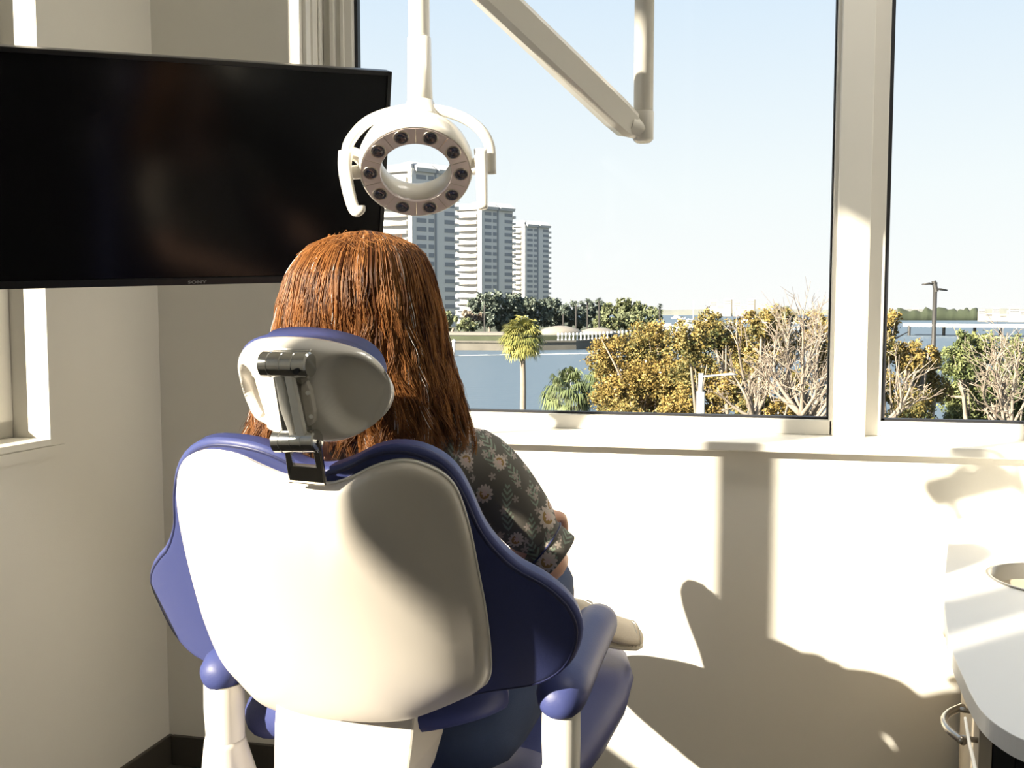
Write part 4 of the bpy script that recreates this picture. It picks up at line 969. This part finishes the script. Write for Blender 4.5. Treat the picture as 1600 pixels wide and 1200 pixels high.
# --- palms
def palm(name, label, px, py, r_px, d, leafm, trunk_px=8, base=GZ, droop=.9, nf=34, trunk_top=None, fan=True):
    c = P(px, py, d); R = r_px/F*d; root = V(c[0]+.02*d/40, c[1], base)
    t = thing(name, root, label, 'palm tree', 'cabbage palms outside the window')
    mb = MB(); pts = smooth_open([root, root*.5+c*.5+V(.03*R, 0, 0), c-V(0, 0, R*.25)], 6); tr = trunk_px/2/F*d
    mb.tube(pts, list(np.linspace(tr*1.15, tr*.9, len(pts))), 10); obj('trunk', mb, M['palmbark'], t, smooth=True)
    vs = []; qs = []; vl = []; nb = 0
    for k in range(nf):
        az = rng.uniform(0, 2*PI); el_ = rng.uniform(-1.0, 1.45); L = R*rng.uniform(.55, .75)
        dirn = V(math.cos(az)*math.cos(el_), math.sin(az)*math.cos(el_), math.sin(el_))
        h = c+dirn*L*.75; side = np.cross(dirn, V(0, 0, 1)); side /= np.linalg.norm(side)+1e-6; upn = np.cross(side, dirn)
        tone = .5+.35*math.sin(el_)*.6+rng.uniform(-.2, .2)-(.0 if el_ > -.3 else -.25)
        # stalk
        w_ = .012*R; vs += [c-side*w_, c+side*w_, h+side*w_*.6, h-side*w_*.6]; qs.append([nb, nb+1, nb+2, nb+3]); vl.append(tone); nb += 4
        for j in range(16):     # leaflets radiate like a fan and droop
            a_ = (j/15-.5)*3.6; ld = dirn*math.cos(a_)+side*math.sin(a_); ll = R*rng.uniform(.38, .5)*(1-.15*abs(a_))
            m_ = h+ld*ll*.6+upn*.05*R; e_ = h+ld*ll-V(0, 0, droop*R*.16); s2 = np.cross(ld, upn)*R*.028
            vs += [h, m_+s2, e_, m_-s2]; qs.append([nb, nb+1, nb+2, nb+3]); vl.append(tone+rng.uniform(-.15, .15)); nb += 4
    fast_mesh('fronds', np.array(vs), np.array(qs), np.clip(vl, 0, 1), leafm, t, kind='stuff')
    return t
palm('cabbage_palm', 'tall cabbage palm on a slim trunk in front of the water', 816, 528, 43, 52, M['leafP'], 9, nf=120)
palm('cabbage_palm', 'short shaggy cabbage palm beside the orange-tipped tree', 888, 614, 52, 38, M['leafPG'], 12, nf=50, droop=1.6)
palm('cabbage_palm', 'short palm half hidden behind the orange-tipped tree', 950, 596, 46, 36, M['leafPG'], 10, nf=44, droop=1.5)
# --- street lamps
mb = MB(); pr = P(1095, 610, 12.5); lamp1 = thing('street_lamp', V(pr[0], pr[1], GZ), 'white street lamp with one arm in front of the near trees', 'street lamp')
q = P(1095, 590, 12.5)
obj('pole', MB().tube([V(pr[0], pr[1], GZ), P(1095, 612, 12.5)], .055, 16), M['pole_white'], lamp1, smooth=True)
obj('pole_top', MB().tube([P(1095, 613, 12.5), P(1095.5, 583, 12.5)], .032, 12), M['pole_white'], lamp1, smooth=True)
mb = MB(); mb.tube([P(1096, 588, 12.5), P(1104, 588, 12.5), P(1125, 586, 12.4), P(1142, 584.5, 12.3), P(1153, 585.5, 12.3)], [.025, .022, .022, .03, .01], 10, sq=.6); obj('lamp_head', mb, M['pole_white'], lamp1, smooth=True)
pr = P(1460, 500, 38); lamp2 = thing('street_lamp', V(pr[0], pr[1], GZ), 'tall dark street lamp with two heads in the right pane', 'street lamp')
obj('pole', MB().tube([V(pr[0], pr[1], GZ), P(1461.5, 441, 38)], [.11, .075], 10), M['pole_dark'], lamp2, smooth=True)
for a_, b_, c_ in (((1460, 444), (1452, 443), (1441, 444.5)), ((1461, 451), (1470, 452), (1480, 453.5))):
    obj('lamp_head', MB().tube([P(*a_, 38), P(*b_, 38), P(*c_, 38)], [.06, .09, .05], 8, sq=.5), M['pole_dark'], lamp2, smooth=True)
obj('bracket', MB().tube([P(1459, 439, 38), P(1463, 456, 38)], .09, 8), M['pole_dark'], lamp2)
# --- far bank: seawall, lawn, sand, piers
BD = 205
def wp(px, d, z): p = P(px, 600, d); k = ray(px, 600); q = EYE+k*d; return V(q[0], q[1], z)
sw = thing('seawall', wp(850, BD, WZ), 'low concrete seawall with white posts along the far bank', 'seawall')
path = [(60, 232), (320, 222), (560, 210), (700, 203), (800, 200), (900, 205), (960, 222), (1005, 250), (1015, 300)]
z1 = P(800, 535.5, 200)[2]; z0 = WZ-.3
mb = MB(); rings = []
for px, d in path:
    a_ = wp(px, d, 0); b_ = wp(px, d+4, 0)
    rings.append([V(a_[0], a_[1], z0), V(a_[0], a_[1], z1), V(b_[0], b_[1], z1), V(b_[0], b_[1], z0)])
mb.loft(rings); obj('wall_face', mb, M['concrete'], sw)
mb = MB(); rings = []
for px, d in path:
    a_ = wp(px, d-.3, 0); b_ = wp(px, d+1.4, 0)
    rings.append([V(a_[0], a_[1], z1), V(a_[0], a_[1], z1+.35), V(b_[0], b_[1], z1+.35), V(b_[0], b_[1], z1)])
mb.loft(rings); obj('coping', mb, M['concrete'], sw)
z2 = P(800, 524, 214)[2]
mb = MB(); rings = []
for px, d in path:
    a_ = wp(px, d+6, 0); b_ = wp(px, d+7.2, 0)
    rings.append([V(a_[0], a_[1], z1-1), V(a_[0], a_[1], z2), V(b_[0], b_[1], z2), V(b_[0], b_[1], z1-1)])
mb.loft(rings); obj('upper_wall', mb, M['grass'], sw)
proto = None
xs_ = np.linspace(872, 984, 20)
for i, px in enumerate(xs_):
    d = np.interp(px, [p[0] for p in path], [p[1] for p in path])+3; p = wp(px, d, z1+.3)
    if proto is None:
        proto = obj('post', MB().lathe(p, (0, 0, 1), [(.22, 0), (.22, .25), (.14, .35), (.14, 1.0), (.26, 1.1), (.26, 1.45), (.1, 1.6)], 8), M['boat'], sw); p_first = p
    else:
        c = share(proto, 'post', sw.location, sw); c.location = tuple(p-p_first)
land = MB(); lp_ = [wp(px, d+6.5, z2) for px, d in path]+[wp(1030, 420, z2), wp(1000, 700, z2), wp(60, 700, z2)]
land.prism(lp_, (0, 0, -3)); obj('far_bank_ground', land, M['grass'], kind='structure')
lw = MB(); lp_ = [wp(px, d+3.9, z1+.05) for px, d in path]+[wp(px, d+7, z1+.05) for px, d in path[::-1]]
lw.prism(lp_, (0, 0, -.8)); obj('bank_ledge', lw, M['grass'], kind='structure')
# pale mounds
def mound(label, px0, px1, top, d):
    rings = []; n = 9
    for i, px in enumerate(np.linspace(px0, px1, n)):
        s = math.sin(PI*i/(n-1))**.6; h = max(.05, (P(px, top, d)[2]-z2)*s)
        a_ = wp(px, d, z2-.1)
        rings.append([a_+V(0, -5*s-.1, 0), a_+V(0, -2.5*s, h*.7), a_+V(0, 0, h), a_+V(0, 4*s+.1, h*.6), a_+V(0, 7*s+.2, 0)])
    o = obj('sand_mound', MB().loft(rings), M['sand'], smooth=True); tag(o, label, 'sand mound', 'pale sand mounds on the far bank')
mound('wide pale sand mound just right of the tall palm crown', 836, 914, 508, 224); mound('smaller pale sand mound nearest the far rounded trees', 900, 968, 511, 226)
o = obj('lawn_strip', MB().prism([wp(320, 235, z2+.1), wp(560, 222, z2+.1), wp(690, 214, z2+.1), wp(800, 211, z2+.1), wp(800, 228, z2+.1), wp(560, 240, z2+.1), wp(320, 252, z2+.1)], (0, 0, .4)), M['sand'], kind='structure')
# wake and channel markers
mb = MB(); 
for px0, px1, py, w_ in ((690, 840, 556.5, 1.6), (780, 1000, 554.5, .9), (690, 760, 557, 1.2)):
    a_, b_ = PZ(px0, py, WZ+.03), PZ(px1, py-2.5, WZ+.03); dd_ = V(0, 1, 0)
    n = 14
    for i in range(n):
        p_, q_ = a_+(b_-a_)*i/n, a_+(b_-a_)*(i+1)/n; k = rng.uniform(.5, 1.2)*w_
        mb.prism([p_, q_, q_+dd_*k, p_+dd_*k], (0, 0, .06))
tag(obj('boat_wake', mb, M['boat'], kind='stuff'), 'thin white boat wake crossing the blue water', 'wake')
for i, (px, pyt, pyb, lb) in enumerate(((709, 534, 556, 'white channel marker post nearest the red hair'), (839, 540, 553, 'white channel marker post beside the tall palm'))):
    b_ = PZ(px, pyb, WZ); d = (b_-EYE)@c_f
    r_ = thing('channel_marker', b_, lb, 'marker post', 'channel markers')
    obj('pile', MB().tube([b_-V(0, 0, .5), P(px, pyt, d)], .28, 8), M['pole_white'], r_, smooth=True); obj('cap', MB().lathe(P(px, pyt, d), (0, 0, 1), [(.35, -.05), (.35, .2), (.05, .45)], 8), M['boat'], r_)
# --- far bank trees
FARG = 'dark trees on the far bank'
def far_tree(lb, blobs, d, lm, size, base_px, dens=.8, cat=None):
    return tree('bank_tree', lb, 0, blobs, d, lm, size, dens, base_px, FARG, trunk_r=.35, branch=False, clump=6, low=z2, spread=.4)
far_tree('olive bushy tree low beside the nearest tower foot', [(700, 498, 16, 12), (722, 506, 14, 10), (690, 510, 16, 12), (735, 512, 12, 8)], 232, M['leafDL'], .5, 706)
far_tree('pinkish bare-looking tree below the middle tower', [(728, 493, 13, 8), (742, 496, 12, 8)], 236, M['twig'], .6, 735)
far_tree('dark green tree in front of the middle tower', [(745, 478, 16, 18), (770, 472, 20, 18), (760, 495, 22, 18), (785, 498, 20, 20)], 250, M['leafDD'], .55, 765)
far_tree('dark green tree below the farthest tower', [(800, 472, 20, 16), (825, 476, 18, 14), (815, 495, 26, 20), (845, 492, 20, 20)], 255, M['leafDD'], .55, 815)
far_tree('dark tree right of the farthest tower', [(860, 480, 20, 16), (885, 484, 16, 14), (870, 500, 24, 14), (900, 500, 18, 14)], 262, M['leafDD'], .55, 875)
far_tree('dark spiky clump behind the rounded green tree', [(915, 484, 16, 14), (938, 484, 16, 14), (925, 500, 20, 12)], 270, M['leafDD'], .55, 925)
far_tree('broad rounded mid-green tree at the end of the far bank', [(950, 488, 16, 14), (975, 480, 20, 14), (1000, 484, 20, 14), (1020, 494, 16, 14), (985, 500, 26, 14), (955, 506, 14, 12), (1010, 508, 20, 10), (940, 502, 14, 12)], 258, M['leafDL'], .5, 980)
def far_palm(lb, px, py, r, d):
    c = P(px, py, d); R = r/F*d
    t = thing('bank_palm', V(c[0], c[1], z2), lb, 'palm tree', 'palms on the far bank')
    obj('trunk', MB().tube([V(c[0], c[1], z2), c], .22, 6), M['pole_dark'], t)
    vs = []; qs = []; vl = []; nb = 0
    for k in range(40):
        az = rng.uniform(0, 2*PI); el_ = rng.uniform(-.5, 1.3); dn = V(math.cos(az)*math.cos(el_), math.sin(az)*math.cos(el_), math.sin(el_)); sd2 = np.cross(dn, V(0, 0, 1)); sd2 /= np.linalg.norm(sd2)
        m_ = c+dn*R*.6; e_ = c+dn*R-V(0, 0, R*.35); vs += [c, m_+sd2*R*.09, e_, m_-sd2*R*.09]; qs.append([nb, nb+1, nb+2, nb+3]); vl.append(rng.uniform(.2, .9)); nb += 4
    fast_mesh('fronds', np.array(vs), np.array(qs), vl, M['leafDD'], t, kind='stuff')
for lb, px, py, r in (('tall grey-green palm before the middle tower', 757, 470, 13), ('small pale palm on the far bank among dark trees', 880, 488, 10), ('far palm crown above the dark clump', 918, 471, 9), ('far palm crown beside the rounded green tree', 936, 470, 9), ('lone palm crown at the tip of the far bank', 1031, 478, 7), ('palm crown between the dark tree and the spiky clump', 900, 474, 7)):
    far_palm(lb, px, py, r, 242)
# --- towers
def tower(lb, px_l, px_f, px_f2, px_mid, px_r, y_top, y_shoulder, d, floor_h, nfl):
    """left stack of balconies px_l..px_f, bright fin px_f..px_f2, shaded face px_f2..px_r"""
    H = P(px_f, y_top, d)[2]; zb = z2
    fin = wp(px_f2, d, 0)
    # face direction: recedes to the right; the stack recedes to the left
    fr_ = V(math.cos(math.radians(52)), math.sin(math.radians(52)), 0); fl_ = V(-math.cos(math.radians(14)), math.sin(math.radians(14)), 0)
    def hit(px, o, dirn):
        k = ray(px, 600); A = np.array([[k[0], -dirn[0]], [k[1], -dirn[1]]]); s = np.linalg.solve(A, (o-EYE)[:2]); return s[1]
    wr = hit(px_r, fin, fr_); wm = hit(px_mid, fin, fr_); wl = hit(px_l, fin, fl_); wf = hit(px_f, fin, fl_)
    nr = V(fr_[1], -fr_[0], 0); nl = V(fl_[1], -fl_[0], 0)
    if nl[1] > 0: nl = -nl
    t = thing('apartment_tower', V(fin[0], fin[1], zb), lb, 'building', 'pale apartment towers across the water')
    back = -nr*14
    mb = MB(); mb.prism([fin+V(0, 0, zb), fin+fr_*wr+V(0, 0, zb), fin+fr_*wr+back+V(0, 0, zb), fin+fl_*wl+V(0, 5, zb), fin+fl_*wl+V(0, 0, zb)], (0, 0, H-2-zb)); obj('wall', mb, M['tower'], t)
    mb = MB(); mb.prism([fin+nl*1.8+fl_*.0+V(0, 0, zb), fin+nl*1.8+fl_*wf+V(0, 0, zb), fin+fl_*wf+V(0, 0, zb), fin+V(0, 0, zb)], (0, 0, H-zb-1)); obj('fin', mb, M['tower'], t)
    mb = MB(); mb.prism([fin+fr_*(wm-.35)+nr*.02+V(0, 0, zb), fin+fr_*(wm+.35)+nr*.02+V(0, 0, zb), fin+fr_*(wm+.35)+nr*.25+V(0, 0, zb), fin+fr_*(wm-.35)+nr*.25+V(0, 0, zb)], (0, 0, H-zb-2)); obj('recess_shade_strip', mb, M['tglass'], t)  # raised dark strip in place of the shade inside a vertical recess
    # sloped roof caps
    for a_, b_ in ((.0, wm-.6), (wm+.6, wr+.4)):
        mb = MB(); z_ = H-2; pts = [(nr*1.2, z_), (nr*1.6, z_+1.2), (nr*-2.5, z_+3.6), (nr*-8, z_+3.6), (nr*-8, z_)]
        mb.loft([[fin+fr_*s+p_+V(0, 0, q_) for p_, q_ in pts] for s in (a_, b_)]); obj('roof_cap', mb, M['troof'], t)
    mb = MB(); mb.loft([[fin+fl_*s+p_+V(0, 0, q_) for p_, q_ in ((nl*1.8, H-2), (nl*1.2, H+.5), (nl*-4, H+1.2), (nl*-4, H-2))] for s in (wf*.3, wl)]); obj('roof_cap', mb, M['troof'], t)
    # windows on the shaded face
    cols = [(.08*wm, .55*wm), (.66*wm, .92*wm), (wm+(wr-wm)*.46, wm+(wr-wm)*.96)]
    protos = {}
    for k in range(nfl):
        z = H-4.4-k*floor_h
        if z < zb+1: break
        for ci, (a_, b_) in enumerate(cols):
            if ci not in protos:
                mb = MB(); mb.prism([fin+fr_*a_+nr*.02+V(0, 0, z), fin+fr_*b_+nr*.02+V(0, 0, z), fin+fr_*b_+nr*.10+V(0, 0, z), fin+fr_*a_+nr*.10+V(0, 0, z)], (0, 0, floor_h*.5)); protos[ci] = (obj('window', mb, M['tglass'], t), z)
            else:
                c = share(protos[ci][0], 'window', t.location, t); c.location = (0, 0, z-protos[ci][1])
        # balconies
        L0, L1 = wf*1.05, wl; Lm = L0+(L1-L0)*.45
        pts0 = [fin+fl_*L0+nl*.2, fin+fl_*(L0+.4)+nl*2.4, fin+fl_*Lm+nl*3.2, fin+fl_*(L1-.6)+nl*2.0, fin+fl_*L1+nl*.1]
        if 'b' not in protos:
            mb = MB(); mb.prism([p_+V(0, 0, z-1.0) for p_ in pts0], (0, 0, floor_h*.46)); protos['b'] = (obj('balcony', mb, M['tower'], t), z)
            mb = MB(); mb.prism([fin+fl_*(L0+.6)+nl*.05+V(0, 0, z-1+floor_h*.46), fin+fl_*(L1-.8)+nl*.05+V(0, 0, z-1+floor_h*.46), fin+fl_*(L1-.8)+nl*.5+V(0, 0, z-1+floor_h*.46), fin+fl_*(L0+.6)+nl*.5+V(0, 0, z-1+floor_h*.46)], (0, 0, floor_h*.54)); protos['g'] = (obj('balcony_glazing', mb, M['tglass'], t), z)
            mb = MB(); e0 = fin+fr_*wr; mb.prism([e0+V(0, 0, z-.6), e0+fr_*.2+nr*1.0+V(0, 0, z-.6), e0+fr_*1.6+nr*.4+V(0, 0, z-.6), e0+fr_*1.2-nr*1.5+V(0, 0, z-.6)], (0, 0, floor_h*.38)); protos['e'] = (obj('side_balcony', mb, M['tower'], t), z)
        else:
            for k_, nm in (('b', 'balcony'), ('g', 'balcony_glazing'), ('e', 'side_balcony')):
                c = share(protos[k_][0], nm, t.location, t); c.location = (0, 0, z-protos[k_][1])
tower('nearest pale apartment tower, rising behind the ring lamp and the red hair', 598, 644, 650, 682, 712, 262, 270, 335, 2.9, 22)
tower('middle pale apartment tower with a sloped roof, right of the ring lamp', 714, 750, 756, 778, 801, 322, 330, 430, 2.88, 18)
tower('farthest and smallest pale apartment tower, on the right of the three', 801, 817, 822, 840, 857, 350, 358, 560, 2.9, 17)
# --- far shore
sh = MB()
def shore(px0, px1, d, pyt, seed, zb=WZ, amp=1.0, n=40):
    n = n; rings = []; r_ = np.random.default_rng(seed)
    for i in range(n+1):
        px = px0+(px1-px0)*i/n; h = P(px, pyt, d)[2]+r_.uniform(-.6, .6)*d/1500*2*amp; a_ = wp(px, d, zb-1); b_ = wp(px, d*1.03, zb-1)
        rings.append([a_, V(a_[0], a_[1]+d*.002, h*.6+zb*.4), V(a_[0], a_[1]+d*.006, h), V(b_[0], b_[1], h), b_])
    return MB().loft(rings)
obj('far_shore', shore(-500, 1320, 2200, 483.5, 3), M['far_land'], kind='structure')
obj('far_shore', shore(1320, 2300, 2000, 483, 4), M['far_land'], kind='structure')
isl = obj('mangrove_island', shore(1400, 1527, 900, 483.5, 5, amp=3.2, n=26), M['leafDD'], smooth=True); isl['label'] = 'low dark green island behind the two-headed street lamp'; isl['category'] = 'island'
M['islandgreen'] = mat('mangrove_green', (.035, .045, .025), .95, var=.4, vscale=.06); isl.data.materials[0] = M['islandgreen']
# dock
dk = thing('pier', wp(1500, 330, WZ), 'long white pier on dark piles beyond the trees in the right pane', 'pier')
zt = P(1500, 506, 330)[2]
obj('deck', MB().prism([wp(1408, 330, zt), wp(1660, 300, zt), wp(1660, 312, zt), wp(1408, 345, zt)], (0, 0, -.9)), M['boat'], dk)
for px in (1418, 1472, 1520, 1560, 1600): obj('pile', MB().tube([wp(px, 329, WZ-.2), wp(px, 329, zt-.5)], .5, 8), M['pole_dark'], dk)
# far buildings
def block(lb, px0, px1, pt, d, m, steps=3):
    a_ = wp((px0+px1)/2, d, WZ); t = thing('waterfront_building', a_, lb, 'building', 'low pale buildings on the far shore')
    for i in range(steps):
        xa = px0+(px1-px0)*i/steps; xb = px0+(px1-px0)*(i+1)/steps; h = P(800, pt+(0, 4, -2, 5, 1)[i % 5]*1.5, d)[2]; wd = wp(xb, d, 0)-wp(xa, d, 0)
        obj('wing', MB().prism([wp(xa, d, WZ), wp(xb, d, WZ), wp(xb, d+20, WZ), wp(xa, d+20, WZ)], (0, 0, h-WZ)), m, t)
        for r_ in range(2):
            z_ = WZ+(h-WZ)*(.82-.14*r_); obj('window_band', MB().prism([wp(xa, d, z_)+wd*.1+V(0, -.3, 0), wp(xa, d, z_)+wd*.9+V(0, -.3, 0), wp(xa, d, z_)+wd*.9, wp(xa, d, z_)+wd*.1], (0, 0, (h-WZ)*.05)), M['tglass'], t)
M['pinkb'] = mat('pink_stucco', (.47, .37, .31), .85)
block('cream block on the far shore, left of the pink block', 1107, 1140, 469, 1700, M['far_bldg'])
block('pink block on the far shore right of the cream block', 1144, 1176, 470, 1700, M['pinkb'])
block('long low white building at the far right of the horizon', 1524, 1580, 483, 800, M['far_bldg'], 5)
block('white house cluster on the horizon at the right frame edge', 1572, 1640, 479, 760, M['far_bldg'], 4)
block('small white house on the shore left of the two-headed street lamp', 1400, 1432, 484, 1500, M['far_bldg'], 3)
for lb, px in (('slim grey tower between the cream and pink blocks', 1136), ('slim grey tower right of the pink block', 1172)):
    a_ = wp(px, 1750, WZ); hh = P(px, 468, 1750)[2]; t = thing('slim_tower', a_, lb, 'building', 'slim grey towers on the far shore')
    obj('shaft', MB().prism([a_, a_+V(7, 0, 0), a_+V(7, 8, 0), a_+V(0, 8, 0)], (0, 0, hh-WZ)), M['concrete'], t); obj('roof', MB().prism([a_+V(-1, -1, hh-WZ), a_+V(8, -1, hh-WZ), a_+V(8, 9, hh-WZ), a_+V(-1, 9, hh-WZ)], (0, 0, 1.5)), M['troof'], t)
# boats
def boat(lb, px, py, L, d, mast=0, ang=0.2):
    c = PZ(px, py, WZ); d = (c-EYE)@c_f
    t = thing('moored_boat', c, lb, 'boat', 'white boats moored beyond the trees')
    u_ = V(math.cos(ang), math.sin(ang), 0); s_2 = V(-u_[1], u_[0], 0)
    def cs(x, w_, z0, z1): return [c+u_*x-s_2*w_*.5+V(0, 0, z0), c+u_*x-s_2*w_+V(0, 0, z1), c+u_*x+s_2*w_+V(0, 0, z1), c+u_*x+s_2*w_*.5+V(0, 0, z0)]
    obj('hull', MB().loft([cs(-L/2, L*.12, -.3, L*.09), cs(-L*.1, L*.14, -.4, L*.10), cs(L*.3, L*.10, -.3, L*.12), cs(L/2, L*.01, .3, L*.14)]), M['boat'], t)
    obj('cabin', MB().loft([cs(-L*.35, L*.10, L*.09, L*.17), cs(-L*.05, L*.10, L*.09, L*.19), cs(L*.16, L*.06, L*.09, L*.11)]), M['boat'], t)
    obj('cabin_window', MB().loft([cs(-L*.30, L*.103, L*.125, L*.15), cs(L*.02, L*.103, L*.125, L*.15)]), M['tglass'], t)
    obj('flybridge', MB().loft([cs(-L*.28, L*.07, L*.18, L*.24), cs(-L*.05, L*.07, L*.18, L*.22)]), M['boat'], t)
    if mast:
        top = P(px, mast, d); obj('mast', MB().tube([c+V(0, 0, L*.1), V(c[0], c[1], top[2])], .16, 6), M['boat'], t)
        obj('boom', MB().tube([c+V(0, 0, L*.22), c+u_*-L*.4+V(0, 0, L*.2)], .12, 6), M['boat'], t)
boat('big white motor yacht at the end of the far bank', 1052, 522, 17, 0); boat('white motor yacht low behind the orange treetop', 1072, 512, 15, 0)
boat('white sailing boat with the tallest mast', 1083, 505, 13, 0, 469, .5); boat('small white boat near the cream block', 1110, 503, 12, 0, 478)
boat('white sailing boat before the slim grey tower', 1168, 503, 12, 0, 474, .9); boat('white sailing boat right of the pink block', 1176, 505, 12, 0, 478, .4)
boat('small white yacht just left of the mullion', 1245, 506, 13, 0); boat('white yacht seen between bare twigs', 1228, 517, 11, 0); boat('small white boat left of the two-headed street lamp', 1436, 500, 16, 0)
boat('low white boat behind the orange treetop', 1122, 513, 12, 0, 0, .8); boat('white boat seen through the middle treetops', 1145, 510, 12, 0); boat('white yacht farther out near the far shore', 1060, 498, 16, 0)
